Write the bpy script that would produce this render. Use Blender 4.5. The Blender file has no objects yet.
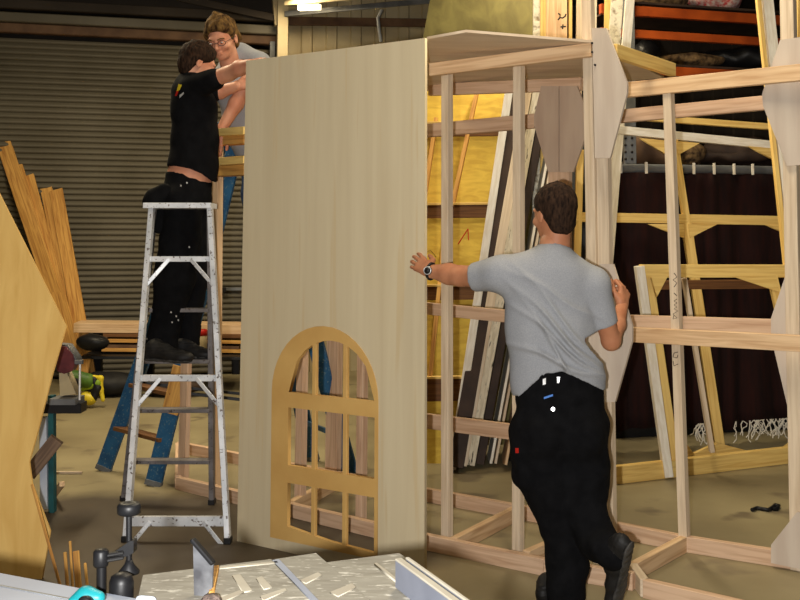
import bpy, bmesh, math, random
import numpy as np
from mathutils import Vector, Matrix
from mathutils.bvhtree import BVHTree
random.seed(4)
S = bpy.context.scene
C = S.collection
# ---------------- camera ----------------
F = 1050.0; XP = 440.0; TILT = math.radians(4); H = 1.5; YP = 245 - F*math.tan(TILT)
cd = bpy.data.cameras.new('camera'); cam = bpy.data.objects.new('camera', cd); C.objects.link(cam)
cam.location = (0, 0, H); cam.rotation_euler = (math.pi/2 + TILT, 0, 0)
cd.sensor_width = 36; cd.lens = F*36/800; cd.shift_x = -(XP-400)/800; cd.shift_y = (YP-300)/800
cd.clip_start = .05
S.camera = cam
# ---------------- world, lights, exposure ----------------
w = bpy.data.worlds.new('world'); S.world = w; w.use_nodes = True
w.node_tree.nodes['Background'].inputs[0].default_value = (1.0, .86, .66, 1)
w.node_tree.nodes['Background'].inputs[1].default_value = .16
S.view_settings.view_transform = 'Standard'; S.view_settings.look = 'None'
S.view_settings.gamma = 1; S.view_settings.use_curve_mapping = False
S.view_settings.exposure = 0.0
def light(name, typ, loc, power, col, size=.1, rot=(0, 0, 0), sy=None):
    l = bpy.data.lights.new(name, typ); l.energy = power; l.color = col
    if typ == 'AREA':
        l.size = size
        if sy: l.shape = 'RECTANGLE'; l.size_y = sy
    elif typ == 'SUN': l.angle = size
    else: l.shadow_soft_size = size
    o = bpy.data.objects.new(name, l); C.objects.link(o); o.location = loc; o.rotation_euler = rot
    return o
light('camera_flash', 'POINT', (-.115, .0, 1.465), 610, (1, .98, .95), .02)      # the camera's own flash
light('shop_light_near', 'AREA', (.6, 4.4, 4.6), 120, (1, .86, .62), .3, sy=2.4)
light('shop_light_far', 'AREA', (.9, 8.4, 4.3), 115, (1, .84, .56), .3, sy=2.4)
light('shop_light_left', 'AREA', (-2.9, 7.8, 4.6), 190, (1, .84, .56), .3, sy=2.4)
light('shop_light_door', 'AREA', (-1.6, 11.4, 4.3), 32, (1, .8, .5), .3, sy=.8)
# ---------------- pixel -> place helpers ----------------
_R = Vector((1, 0, 0)); _U = Vector((0, -math.sin(TILT), math.cos(TILT))); _W = Vector((0, math.cos(TILT), math.sin(TILT))); CAM = Vector((0, 0, H))
def ray(x, y): return _R*((x-XP)/F) + _U*((YP-y)/F) + _W
def PY(x, y, Y): r = ray(x, y); return CAM + r*(Y/r.y)
def PZ(x, y, z): r = ray(x, y); return CAM + r*((z-H)/r.z)
def G(x, y): return PZ(x, y, 0)
def PP(x, y, pl): r = ray(x, y); return CAM + r*((pl[0]-CAM).dot(pl[1])/r.dot(pl[1]))
def vplane(a, b, off=0):
    a = Vector(a); b = Vector(b); d = (b-a); d.z = 0; d.normalize(); n = Vector((d.y, -d.x, 0))
    return (a + n*off, n)
# ---------------- materials ----------------
def lin(c): return tuple((v/255/12.92 if v/255 <= .04045 else ((v/255+.055)/1.055)**2.4) for v in c) + (1,)
MATS = {}
def mat(name, c1, c2=None, scale=(1, 1, 1), nscale=4, rough=.7, metal=0, bump=0, detail=5, dist=0, lo=.35, hi=.65, spec=.3, c3=None, s3=30):
    if name in MATS: return MATS[name]
    m = bpy.data.materials.new(name); m.use_nodes = True; nt = m.node_tree; b = nt.nodes['Principled BSDF']
    b.inputs['Roughness'].default_value = rough; b.inputs['Metallic'].default_value = metal
    b.inputs['Specular IOR Level'].default_value = spec
    tc = nt.nodes.new('ShaderNodeTexCoord'); oi = nt.nodes.new('ShaderNodeObjectInfo')
    ad = nt.nodes.new('ShaderNodeVectorMath'); ad.operation = 'ADD'
    mu = nt.nodes.new('ShaderNodeVectorMath'); mu.operation = 'MULTIPLY'; mu.inputs[1].default_value = scale
    cm = nt.nodes.new('ShaderNodeCombineXYZ'); ml = nt.nodes.new('ShaderNodeMath'); ml.operation = 'MULTIPLY'; ml.inputs[1].default_value = 37
    nt.links.new(oi.outputs['Random'], ml.inputs[0])
    for k in range(3): nt.links.new(ml.outputs[0], cm.inputs[k])
    nt.links.new(tc.outputs['Object'], mu.inputs[0]); nt.links.new(mu.outputs[0], ad.inputs[0]); nt.links.new(cm.outputs[0], ad.inputs[1])
    n = nt.nodes.new('ShaderNodeTexNoise'); n.inputs['Scale'].default_value = nscale; n.inputs['Detail'].default_value = detail; n.inputs['Distortion'].default_value = dist
    nt.links.new(ad.outputs[0], n.inputs['Vector'])
    r = nt.nodes.new('ShaderNodeValToRGB'); r.color_ramp.elements[0].position = lo; r.color_ramp.elements[1].position = hi
    r.color_ramp.elements[0].color = lin(c2 or c1); r.color_ramp.elements[1].color = lin(c1)
    nt.links.new(n.outputs['Fac'], r.inputs[0]); out = r.outputs[0]
    if c3:
        n2 = nt.nodes.new('ShaderNodeTexNoise'); n2.inputs['Scale'].default_value = s3; n2.inputs['Detail'].default_value = 3
        nt.links.new(ad.outputs[0], n2.inputs['Vector'])
        r2 = nt.nodes.new('ShaderNodeValToRGB'); r2.color_ramp.elements[0].position = .60; r2.color_ramp.elements[1].position = .68
        mx = nt.nodes.new('ShaderNodeMix'); mx.data_type = 'RGBA'; nt.links.new(n2.outputs['Fac'], r2.inputs[0]); nt.links.new(r2.outputs[0], mx.inputs[0])
        nt.links.new(out, mx.inputs[6]); mx.inputs[7].default_value = lin(c3); out = mx.outputs[2]
    nt.links.new(out, b.inputs['Base Color'])
    if bump:
        bp = nt.nodes.new('ShaderNodeBump'); bp.inputs['Strength'].default_value = bump; bp.inputs['Distance'].default_value = .01
        nt.links.new(n.outputs['Fac'], bp.inputs['Height']); nt.links.new(bp.outputs[0], b.inputs['Normal'])
    MATS[name] = m; return m
def emis(name, c, s):
    m = bpy.data.materials.new(name); m.use_nodes = True; b = m.node_tree.nodes['Principled BSDF']
    b.inputs['Base Color'].default_value = lin(c); b.inputs['Emission Color'].default_value = lin(c); b.inputs['Emission Strength'].default_value = s; return m
GX = (1.2, 22, 22)           # grain along local x
pine = mat('pine', (222, 190, 150), (192, 154, 114), GX, 2.2, dist=.6, lo=.3, hi=.6)
pine_pink = mat('pine_pink', (212, 180, 150), (184, 148, 118), GX, 2.2, dist=.6, lo=.3, hi=.6)
pine_pale = mat('pine_pale', (220, 202, 176), (194, 172, 144), GX, 2.2, dist=.5, lo=.3, hi=.65)
pine_yel = mat('pine_yellow', (238, 204, 124), (214, 172, 92), GX, 2.2, dist=.6, lo=.3, hi=.6)
plank_m = mat('plank_orange', (212, 162, 86), (164, 112, 54), GX, 2.5, dist=.8, lo=.3, hi=.62)
white_edge = mat('painted_white_edge', (246, 240, 226), (228, 218, 198), (3, 20, 20), 3)
speckled = mat('speckled_white_edge', (226, 216, 192), (196, 184, 158), (3, 20, 20), 3, c3=(50, 42, 36), s3=5)
white_rough = mat('rough_white_edge', (232, 224, 202), (150, 134, 106), (1, 1, 1), 26, bump=.8, lo=.3, hi=.5)
ply_grey = mat('ply_grey', (200, 186, 170), (188, 172, 156), (9, 1, 9), 2)
ply_brown = mat('ply_brown', (188, 166, 144), (174, 150, 130), (6, 1, 6), 2)
ply_panel = mat('ply_panel', (216, 201, 168), (205, 188, 154), (16, .7, 16), 1.1, dist=.4, lo=.25, hi=.75, c3=(208, 188, 150), s3=1.5)
ply_roof = mat('ply_roof', (226, 206, 180), (208, 184, 156), (1, 6, 6), 1.4, dist=.6)
mdf = mat('mdf_orange', (216, 174, 104), (206, 162, 94), (1, 1, 1), 5)
ply_yel = mat('ply_yellow', (212, 180, 72), (190, 156, 58), (3, 10, 3), 2, dist=.8)
ply_left = mat('ply_left', (224, 186, 112), (208, 166, 92), (9, 1.2, 9), 1.6, dist=1.2, lo=.3, hi=.7)
ply_olive = mat('ply_olive', (112, 104, 56), (86, 78, 38), (3, 1.5, 3), 2.2, dist=.6)
dark_brown = mat('dark_brown_face', (66, 50, 40), (46, 34, 28), (1, 1, 1), 6)
brown_face = mat('brown_wood_and_shade', (124, 84, 46), (96, 62, 34), GX, 3)  # brown timber; on the yellow flat it paints the battens' shaded undersides
black = mat('black_plastic', (26, 26, 28), (18, 18, 20), (1, 1, 1), 8, rough=.45)
black_cloth = mat('black_cloth', (17, 17, 19), (11, 11, 13), (1, 1, 1), 20, rough=.95, bump=.3, spec=.1)
boot_m = mat('boot_leather', (33, 32, 32), (20, 19, 19), (1, 1, 1), 14, rough=.6, bump=.4)
sole_m = mat('boot_sole', (70, 68, 66), (44, 43, 42), (1, 1, 1), 30, rough=.7)
grey_shirt = mat('grey_marl', (156, 158, 163), (142, 144, 149), (1, 1, 1), 260, rough=.95, bump=.12, spec=.1, detail=3)
skin = mat('skin', (206, 148, 118), (190, 126, 98), (1, 1, 1), 12, rough=.55)
skin_tan = mat('skin_tan', (190, 132, 98), (172, 112, 80), (1, 1, 1), 10, rough=.55)
hair_dk = mat('hair_dark', (58, 41, 30), (26, 18, 14), (14, 14, 5), 6, spec=.08, rough=.85, bump=.8)
hair_lt = mat('hair_light', (122, 93, 52), (48, 32, 20), (7, 7, 4), 6, spec=.08, rough=.85, bump=.8)
alu = mat('aluminium', (226, 229, 234), (196, 200, 206), (1, 1, 1), 10, rough=.45, metal=.25, c3=(96, 84, 80), s3=60)
alu_dk = mat('aluminium_dull', (128, 124, 126), (100, 96, 96), (1, 1, 1), 10, rough=.55, metal=.25, c3=(70, 60, 56), s3=60)
blue = mat('blue_fibreglass', (40, 92, 130), (26, 68, 104), (1, 1, 1), 9, rough=.5, c3=(96, 120, 130), s3=70)
orange = mat('orange_paint', (182, 82, 28), (146, 60, 20), (1, 1, 1), 4, rough=.5)
grey_steel = mat('grey_steel', (120, 122, 124), (98, 100, 102), (1, 1, 1), 8, rough=.5, metal=.3)
teal = mat('teal_plastic', (30, 140, 145), (20, 110, 120), (1, 1, 1), 8, rough=.4)
teal_dk = mat('teal_paint', (34, 92, 96), (24, 66, 70), (1, 1, 1), 8, rough=.6)
pale = mat('pale_board', (196, 204, 214), (178, 186, 200), (1, 1, 1), 5, rough=.5)
maroon = mat('maroon_cloth', (40, 13, 10), (26, 8, 8), (8, 8, 1), 3, rough=.95)
maroon_p = mat('maroon_plastic', (108, 52, 56), (80, 36, 42), (1, 1, 1), 12, rough=.4)
lime = mat('lime_plastic', (150, 178, 40), (120, 150, 34), (1, 1, 1), 8, rough=.4)
green = mat('green_plastic', (84, 118, 40), (60, 92, 34), (1, 1, 1), 8, rough=.5)
yel = mat('yellow_plastic', (226, 206, 60), (210, 186, 40), (1, 1, 1), 8, rough=.4)
cream = mat('cream_steel', (186, 172, 138), (166, 150, 116), (1, 1, 1), 2, rough=.6)
steel_door = mat('shutter_steel', (98, 92, 78), (82, 76, 62), (1, 1, 1), 1.3, rough=.55, metal=.1)
roof_dk = mat('roof_dark', (60, 52, 44), (40, 34, 28), (1, 1, 1), 1, rough=.8)
rust = mat('rusty_steel', (106, 80, 58), (80, 58, 42), (1, 1, 1), 5, rough=.7)
red = mat('red_paint', (190, 40, 30), (160, 26, 22), (1, 1, 1), 6, rough=.4)
ink = mat('ink', (40, 34, 32)); red_ink = mat('red_ink', (196, 60, 24)); silver = mat('silver', (225, 225, 225), rough=.3, metal=.5)
blue_tag = mat('blue_tag', (80, 130, 210)); glass_frame = mat('spectacle_metal', (60, 56, 56), rough=.3, metal=.6); eye_w = mat('eye_white', (220, 214, 206), rough=.2)
jean = mat('blue_denim', (50, 74, 110), (36, 54, 84), (1, 1, 1), 30, rough=.9)
saw_top = mat('sawdusty_board', (146, 142, 130), (126, 121, 110), (1, 3, 1), 9, bump=.3, lo=.3, hi=.7, c3=(190, 186, 174), s3=40)
fence_m = mat('grey_fence_paint', (118, 122, 134), (104, 108, 120), (1, 1, 1), 6, rough=.5)
dust = mat('dust_streak', (176, 170, 154), (160, 152, 136), (1, 1, 1), 8)
pale_dk = mat('pale_blue_board', (150, 157, 170), (138, 144, 158), (1, 1, 1), 5, rough=.5)
# ---------------- object helpers ----------------
def setp(o, label=None, cat=None, group=None, kind=None):
    if label: o['label'] = label
    if cat: o['category'] = cat
    if group: o['group'] = group
    if kind: o['kind'] = kind
    return o
def thing(name, loc, label, cat, group=None):
    o = bpy.data.objects.new(name, None); o.empty_display_size = .1; C.objects.link(o); o.location = loc
    return setp(o, label, cat, group)
def wmat(o):
    m = o.matrix_basis.copy()
    while o.parent: o = o.parent; m = o.matrix_basis @ m
    return m
def link(name, me, m, parent=None, M=None, smooth=False):
    o = bpy.data.objects.new(name, me); C.objects.link(o)
    if m and not me.materials: me.materials.append(m)
    M = M or Matrix()
    if parent: o.parent = parent; M = wmat(parent).inverted() @ M
    o.matrix_basis = M
    if smooth:
        me.polygons.foreach_set('use_smooth', [True]*len(me.polygons))
    return o
def frame_of(x, z=(0, 0, 1), o=(0, 0, 0)):
    x = Vector(x).normalized(); z = Vector(z); y = z.cross(x)
    if y.length < 1e-4: y = Vector((0, 1, 0)).cross(x) if abs(x.y) < .9 else Vector((1, 0, 0)).cross(x)
    y.normalize(); z = x.cross(y)
    M = Matrix((x, y, z)).transposed().to_4x4(); M.translation = Vector(o); return M
def bm_mesh(bm, name='m'):
    me = bpy.data.meshes.new(name); bmesh.ops.recalc_face_normals(bm, faces=bm.faces); bm.to_mesh(me); bm.free(); return me
def box_bm(sx, sy, sz, bev=.002, bm=None, M=None):
    b = bm or bmesh.new(); r = bmesh.ops.create_cube(b, size=1)
    vs = r['verts']
    for v in vs: v.co = Vector((v.co.x*sx, v.co.y*sy, v.co.z*sz))
    if bev and not bm: bmesh.ops.bevel(b, geom=b.edges[:], offset=min(bev, min(sx, sy, sz)*.3), segments=1, affect='EDGES')
    if M: 
        for v in vs: v.co = M @ v.co
    return b
def beam(name, a, b, w, t, m, parent=None, up=(0, 0, 1), ext=0):
    """bar from a to b: w across 'up', t across the third axis"""
    a = Vector(a); b = Vector(b); d = (b-a); L = d.length+2*ext
    return link(name, bm_mesh(box_bm(L, t, w)), m, parent, frame_of(d, up, (a+b)/2))
def plate(name, pts, th, m, parent=None, holes=(), xdir=None, bev=0, back=True):
    """flat sheet with the outline pts (3d, coplanar); local y is up; thickness goes away from the camera"""
    pts = [Vector(p) for p in pts]; o = pts[0]
    n = Vector((0, 0, 0))
    for i in range(len(pts)): n += (pts[i]-o).cross(pts[(i+1) % len(pts)]-o)
    n.normalize()
    if n.dot(CAM-o) < 0: n = -n
    x = Vector(xdir) if xdir is not None else Vector((0, 0, 1)).cross(n)
    if x.length < .05: x = Vector((1, 0, 0))
    x = (x - n*x.dot(n)).normalized(); y = n.cross(x)
    M = Matrix((x, y, n)).transposed().to_4x4(); M.translation = o
    Mi = M.inverted()
    cu = bpy.data.curves.new('c', 'CURVE'); cu.dimensions = '2D'; cu.fill_mode = 'BOTH'; cu.extrude = th/2
    for lp in [pts]+list(holes):
        s = cu.splines.new('POLY'); s.points.add(len(lp)-1); s.use_cyclic_u = True
        for i, p in enumerate(lp):
            q = Mi @ Vector(p); s.points[i].co = (q.x, q.y, 0, 1)
    t = bpy.data.objects.new('t', cu); C.objects.link(t)
    me = bpy.data.meshes.new_from_object(t); bpy.data.objects.remove(t); bpy.data.curves.remove(cu)
    if back: M = M @ Matrix.Translation((0, 0, -th/2))
    return link(name, me, m, parent, M)
def tube(name, pts, r, m, parent=None, seg=8, res=1, cyclic=False, kind=None):
    cu = bpy.data.curves.new('c', 'CURVE'); cu.dimensions = '3D'; cu.bevel_depth = 1; cu.bevel_resolution = max(1, seg//4); cu.use_fill_caps = True
    chains = pts if isinstance(pts[0][0], (list, tuple, Vector)) else [pts]
    for ch in chains:
        s = cu.splines.new('POLY'); s.points.add(len(ch)-1); s.use_cyclic_u = cyclic
        for i, p in enumerate(ch):
            s.points[i].co = (p[0], p[1], p[2], 1); s.points[i].radius = r if not isinstance(r, list) else r[i]
    t = bpy.data.objects.new('t', cu); C.objects.link(t)
    me = bpy.data.meshes.new_from_object(t); bpy.data.objects.remove(t); bpy.data.curves.remove(cu)
    o = link(name, me, m, parent, None, True)
    if parent is None:   # put origin at the piece
        c = sum((Vector(v.co) for v in me.vertices), Vector())/len(me.vertices); me.transform(Matrix.Translation(-c)); o.matrix_basis = Matrix.Translation(c)
    return o
def lathe(name, prof, m, parent=None, M=None, seg=24):
    bm = bmesh.new(); rings = []
    for r, z in prof: rings.append([bm.verts.new((r*math.cos(a*2*math.pi/seg), r*math.sin(a*2*math.pi/seg), z)) for a in range(seg)])
    for a, b in zip(rings, rings[1:]):
        for i in range(seg): bm.faces.new((a[i], a[(i+1) % seg], b[(i+1) % seg], b[i]))
    bm.faces.new(rings[0][::-1]); bm.faces.new(rings[-1])
    o = link(name, bm_mesh(bm), m, parent, M, True); return o
def strokes(name, lines, pl, r, m, parent): return tube(name, [[PP(x, y, pl) for x, y in l] for l in lines], r, m, parent, seg=4)
def struct(o): o['kind'] = 'structure'; return o
# ---------------- implicit surface mesher (smooth unions -> one continuous skin) ----------------
def vnoise(P, s, seed=0):
    Q = P*s + seed*17.3; I = np.floor(Q).astype(np.int64); f = (Q-I); f = f*f*(3-2*f)
    def h(i, j, k):
        n = (i*73856093) ^ (j*19349663) ^ (k*83492791) ^ (seed*7919); n = (n ^ (n >> 13))*1274126177 & 0x7fffffff
        return (n & 0xffff)/32768.0-1
    r = 0
    for a in (0, 1):
        for b in (0, 1):
            for c in (0, 1):
                r = r + h(I[..., 0]+a, I[..., 1]+b, I[..., 2]+c)*(f[..., 0] if a else 1-f[..., 0])*(f[..., 1] if b else 1-f[..., 1])*(f[..., 2] if c else 1-f[..., 2])
    return r
class SDF:
    def __init__(s, k=.02): s.pr = []; s.k = k; s.mods = []
    def cone(s, a, b, ra, rb, flat=None, n=(0, 1, 0), k=None):
        s.pr.append(('c', np.array(a, float), np.array(b, float), ra, rb, flat, np.array(n, float)/np.linalg.norm(n), k or s.k)); return s
    def chain(s, pts, flat=None, n=(0, 1, 0), k=None):
        for p, q in zip(pts, pts[1:]): s.cone(p[0], q[0], p[1], q[1], flat, n, k)
        return s
    def ell(s, c, r, M=None, k=None, sub=False):
        A = np.array(M.to_3x3()) if M is not None else np.eye(3)
        s.pr.append(('s' if sub else 'e', np.array(c, float), np.array(r, float), A, k or s.k)); return s
    def bounds(s, p):
        if p[0] == 'c': r = max(p[3], p[4]); return np.minimum(p[1], p[2])-r, np.maximum(p[1], p[2])+r
        r = max(p[2]); return p[1]-r, p[1]+r
    def mesh(s, h):
        lo = np.min([s.bounds(p)[0] for p in s.pr if p[0] != 's'], 0)-.03; hi = np.max([s.bounds(p)[1] for p in s.pr if p[0] != 's'], 0)+.03
        n = np.ceil((hi-lo)/h).astype(int)+1
        ax = [lo[i]+h*np.arange(n[i]) for i in range(3)]
        D = np.full(n, .2, np.float32)
        for p in s.pr:
            k = p[-1]; a, b = s.bounds(p); m = max(k*1.5, .02)+h
            i0 = np.maximum(np.floor((a-m-lo)/h).astype(int), 0); i1 = np.minimum(np.ceil((b+m-lo)/h).astype(int)+1, n)
            if (i1 <= i0).any(): continue
            sl = tuple(slice(i0[i], i1[i]) for i in range(3))
            P = np.stack(np.meshgrid(*[ax[i][sl[i]] for i in range(3)], indexing='ij'), -1)
            if p[0] == 'c':
                _, A, B, ra, rb, flat, nn, _ = p; ab = B-A; L = ab@ab
                t = np.clip(((P-A)@ab)/max(L, 1e-9), 0, 1); v = P-(A+t[..., None]*ab); r = ra+(rb-ra)*t
                if flat: v = v+nn*((v@nn)*(1/flat-1))[..., None]
                d = np.linalg.norm(v, axis=-1)-r
                if flat and flat < 1: d = d*(.5+.5*flat)
            else:
                q = (P-p[1])@p[3]; k0 = np.linalg.norm(q/p[2], axis=-1); k1 = np.linalg.norm(q/(p[2]**2), axis=-1)+1e-6
                d = k0*(k0-1)/k1
            if p[0] == 's': hh = np.clip(.5-.5*(D[sl]+d)/k, 0, 1); D[sl] = D[sl]*(1-hh)-d*hh+k*hh*(1-hh)
            else: hh = np.clip(.5+.5*(d-D[sl])/k, 0, 1); D[sl] = d*(1-hh)+D[sl]*hh-k*hh*(1-hh)
        if s.mods:
            P = np.stack(np.meshgrid(*ax, indexing='ij'), -1)
            for f in s.mods: D = f(P, D)
        # surface nets
        neg = D < 0; V = np.zeros(tuple(n-1)+(3,)); cnt = np.zeros(tuple(n-1)); N = n-1
        def cor(a, A): return A[a[0]:a[0]+N[0], a[1]:a[1]+N[1], a[2]:a[2]+N[2]]
        for c0 in [(0, 0, 0), (1, 0, 0), (0, 1, 0), (0, 0, 1), (1, 1, 0), (1, 0, 1), (0, 1, 1)]:
            for d in range(3):
                if c0[d]: continue
                c1 = list(c0); c1[d] = 1
                a = cor(c0, D); b = cor(c1, D); x = (a < 0) != (b < 0)
                t = np.where(x, a/np.where(x, a-b, 1), 0); cnt += x
                for e in range(3): V[..., e] += np.where(x, (c0[e]+(t if e == d else 0)), 0)
        act = cnt > 0; idx = np.full(cnt.shape, -1, np.int64); idx[act] = np.arange(act.sum())
        g = np.stack(np.nonzero(act), -1); pos = lo+h*(g+V[act]/cnt[act][:, None])
        quads = []
        for d in range(3):
            e = [(d+1) % 3, (d+2) % 3]
            a = np.take(neg, np.arange(n[d]-1), d); b = np.take(neg, np.arange(1, n[d]), d); x = a != b
            I = np.stack(np.nonzero(x), -1); ok = (I[:, e[0]] > 0) & (I[:, e[1]] > 0) & (I[:, e[0]] < n[e[0]]-1) & (I[:, e[1]] < n[e[1]]-1); I = I[ok]
            fl = a[I[:, 0], I[:, 1], I[:, 2]]
            def vid(o0, o1):
                J = I.copy(); J[:, e[0]] -= o0; J[:, e[1]] -= o1; return idx[J[:, 0], J[:, 1], J[:, 2]]
            q = np.stack([vid(1, 1), vid(0, 1), vid(0, 0), vid(1, 0)], -1); q[~fl] = q[~fl][:, ::-1]
            quads.append(q)
        Q = np.concatenate(quads)
        Q = Q[(Q >= 0).all(1)]
        # one smoothing pass
        for _ in range(1):
            acc = np.zeros_like(pos); c = np.zeros(len(pos))
            for i in range(4):
                np.add.at(acc, Q[:, i], pos[Q[:, (i+1) % 4]]); np.add.at(c, Q[:, i], 1)
            pos = pos*.5+.5*acc/np.maximum(c, 1)[:, None]
        return pos, Q
def np_mesh(name, parts, m, parent, extra=None):
    off = 0; vs = []; fs = []
    for p, q in parts: vs.append(p); fs.append(q+off); off += len(p)
    v = np.concatenate(vs); f = np.concatenate(fs)
    c = np.array(wmat(parent).translation) if parent else v.mean(0)
    me = bpy.data.meshes.new(name); me.from_pydata((v-c).tolist(), [], f.tolist()); me.update()
    bm = bmesh.new(); bm.from_mesh(me); bmesh.ops.recalc_face_normals(bm, faces=bm.faces); bm.to_mesh(me); bm.free()
    o = link(name, me, m, parent, Matrix.Translation(c), True)
    return o
def blob(name, c, r, m, parent=None, amp=.02, fs=12, h=.02, seed=1, flatz=None):
    s = SDF(.03); s.ell(c, r)
    def f(P, D):
        D = D+amp*vnoise(P, fs, seed)
        return np.maximum(D, flatz-P[..., 2]) if flatz is not None else D
    s.mods.append(f); return np_mesh(name, [s.mesh(h)], m, parent)

# =====================================================================
# SETTING
# =====================================================================
fm = mat('concrete', (160, 148, 114), (126, 114, 86), (1, 1, 1), 1.1, rough=.55, detail=8, lo=.3, hi=.7, c3=(112, 100, 78), s3=2.6, spec=.4)
# an uneven darker patch mixed into the concrete in front of the ladders
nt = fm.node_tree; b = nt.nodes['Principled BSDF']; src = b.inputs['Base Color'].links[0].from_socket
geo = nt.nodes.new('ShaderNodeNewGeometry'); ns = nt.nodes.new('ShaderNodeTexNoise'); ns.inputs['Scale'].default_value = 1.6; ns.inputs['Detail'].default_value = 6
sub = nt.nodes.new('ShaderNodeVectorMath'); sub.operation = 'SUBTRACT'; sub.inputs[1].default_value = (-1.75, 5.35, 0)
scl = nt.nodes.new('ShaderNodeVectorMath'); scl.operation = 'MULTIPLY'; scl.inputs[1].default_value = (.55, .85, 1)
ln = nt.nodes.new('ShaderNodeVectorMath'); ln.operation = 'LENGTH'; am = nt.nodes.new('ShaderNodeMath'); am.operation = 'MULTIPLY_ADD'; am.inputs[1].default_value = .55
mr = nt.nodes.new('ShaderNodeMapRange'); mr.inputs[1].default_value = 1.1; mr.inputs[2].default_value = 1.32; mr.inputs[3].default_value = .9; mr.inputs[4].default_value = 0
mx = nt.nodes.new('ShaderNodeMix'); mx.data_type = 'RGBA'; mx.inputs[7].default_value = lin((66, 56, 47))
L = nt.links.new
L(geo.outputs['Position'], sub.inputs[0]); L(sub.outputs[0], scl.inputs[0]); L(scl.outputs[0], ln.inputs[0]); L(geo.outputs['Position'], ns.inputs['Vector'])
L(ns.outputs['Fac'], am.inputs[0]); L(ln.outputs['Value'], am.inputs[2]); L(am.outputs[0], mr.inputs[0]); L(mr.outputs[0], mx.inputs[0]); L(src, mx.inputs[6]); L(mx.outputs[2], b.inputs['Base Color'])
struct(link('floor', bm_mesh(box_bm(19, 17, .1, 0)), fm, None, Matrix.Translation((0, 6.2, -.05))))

SD = Vector((3.9, 1, 0)).normalized(); SN = Vector((SD.y, -SD.x, 0)); S0 = Vector((-3.93, 12, 0))
def onw(px, off=0):  # point of the back wall line under image column px
    pl = (S0+SN*off, SN); p = PP(px, 245, pl); p.z = 0; return p
def corrug(name, a, b, z0, z1, pitch, depth, m, vertical=False):
    d = (b-a); Lg = d.length; bm = bmesh.new(); prof = []
    if vertical:
        k = int(Lg/pitch)
        for i in range(k):
            for u, v in ((0, 0), (.5, 0), (.56, depth), (.94, depth)): prof.append(((i+u)*pitch, v))
        for (x, y) in prof: pass
        r0 = [bm.verts.new((x, -y, z0)) for x, y in prof]; r1 = [bm.verts.new((x, -y, z1)) for x, y in prof]
        for i in range(len(prof)-1): bm.faces.new((r0[i], r0[i+1], r1[i+1], r1[i]))
    else:
        k = int((z1-z0)/pitch)
        for i in range(k):
            for u in range(6):
                t = u/6; prof.append((z0+(i+t)*pitch, depth*math.sin(math.pi*t**.75)))
        r0 = [bm.verts.new((0, -y, z)) for z, y in prof]; r1 = [bm.verts.new((Lg, -y, z)) for z, y in prof]
        for i in range(len(prof)-1): bm.faces.new((r0[i], r1[i], r1[i+1], r0[i+1]))
    me = bm_mesh(bm); o = link(name, me, m, None, frame_of(d, (0, 0, 1), a)); return struct(o)
wl = onw(-120); wr = onw(950)
zt = PP(100, 36, (S0, SN)).z
corrug('wall_back', onw(286), onw(440), 0, 4.6, .3, .03, cream, True)
corrug('wall_back_right', onw(440), wr+SD*1.5, 0, 4.6, .3, .03, roof_dk, True)
bk = S0 + SD*1.5 - SN*.15
struct(link('wall_back_upper', bm_mesh(box_bm(17, .1, 5.2, 0)), roof_dk, None, frame_of(SD, (0, 0, 1), Vector((0, 13.35, 2.6)))))
corrug('door_1', wl-SD*.4, onw(273), .02, zt, .066, .022, steel_door)
# header channel and side guide of the shutter
for i, (y0, y1, m) in enumerate(((39, 32, rust), (31, 21, steel_door), (20, 8, roof_dk))):
    a = PP(0, (y0+y1)/2-2, (S0, SN)); z = a.z; zz = abs(PP(0, y0, (S0, SN)).z-PP(0, y1, (S0, SN)).z)
    p = (wl+onw(280))/2; p.z = zt+.03+.11*i+.03*(i > 1)
    struct(link('trim_%d' % (i+1), bm_mesh(box_bm((onw(280)-wl).length, .1+.06*i, .11, .01)), m, None, frame_of(SD, (0, 0, 1), p+SN*(.06+.03*i))))
struct(beam('trim_4', onw(270, .12), onw(270, .12)+Vector((0, 0, zt)), .06, .1, grey_steel, up=SD))
a = onw(280, .35); struct(beam('trim_5', a, a+Vector((0, 0, 5)), .12, .14, cream, up=SD))
struct(plate('trim_6', [PP(275, 25, (a, SN)), PP(284, 25, (a, SN)), PP(295, -8, (a, SN)), PP(272, -8, (a, SN))], .1, cream))
# roof
bm = bmesh.new(); rv = [bm.verts.new(p) for p in ((-9.5, -2.3, 6.4), (9.5, -2.3, 6.4), (9.5, 14.7, 4.55), (-9.5, 14.7, 4.55))]; bm.faces.new(rv)
r = bmesh.ops.extrude_face_region(bm, geom=bm.faces[:]); bmesh.ops.translate(bm, verts=[v for v in r['geom'] if isinstance(v, bmesh.types.BMVert)], vec=(0, 0, .1))
struct(link('ceiling', bm_mesh(bm), roof_dk))
for i, (p, q, r_) in enumerate((((180, -2, 12.0), (275, 18, 12.2), .04), ((285, 3, 11.9), (430, -9, 11.0), .03), ((285, 14, 12.1), (440, 0, 11.4), .03), ((284, 21, 12.35), (430, 23, 12.9), .05))):
    struct(beam('trim_%d' % (7+i), PY(*p), PY(*q), r_*2, r_, (roof_dk, cream, grey_steel, rust)[i]))
o = beam('fluorescent_lamp', PY(299, 8, 11.6), PY(320, 7, 11.5), .06, .06, emis('tube_glow', (255, 236, 190), 3.0)); setp(o, 'short lit fluorescent tube under the dark roof above the panel', 'lamp')
o = tube('hanging_cable', [PY(382, 10, 11.4), PY(378, 18, 11.4), PY(379, 28, 11.4), PY(381, 42, 11.4)], .02, grey_steel); setp(o, 'grey cable hanging from the roof against the cream wall', 'cable')
struct(link('wall_left', bm_mesh(box_bm(.1, 17, 6, 0)), roof_dk, None, Matrix.Translation((-9.4, 6.2, 3))))
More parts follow.
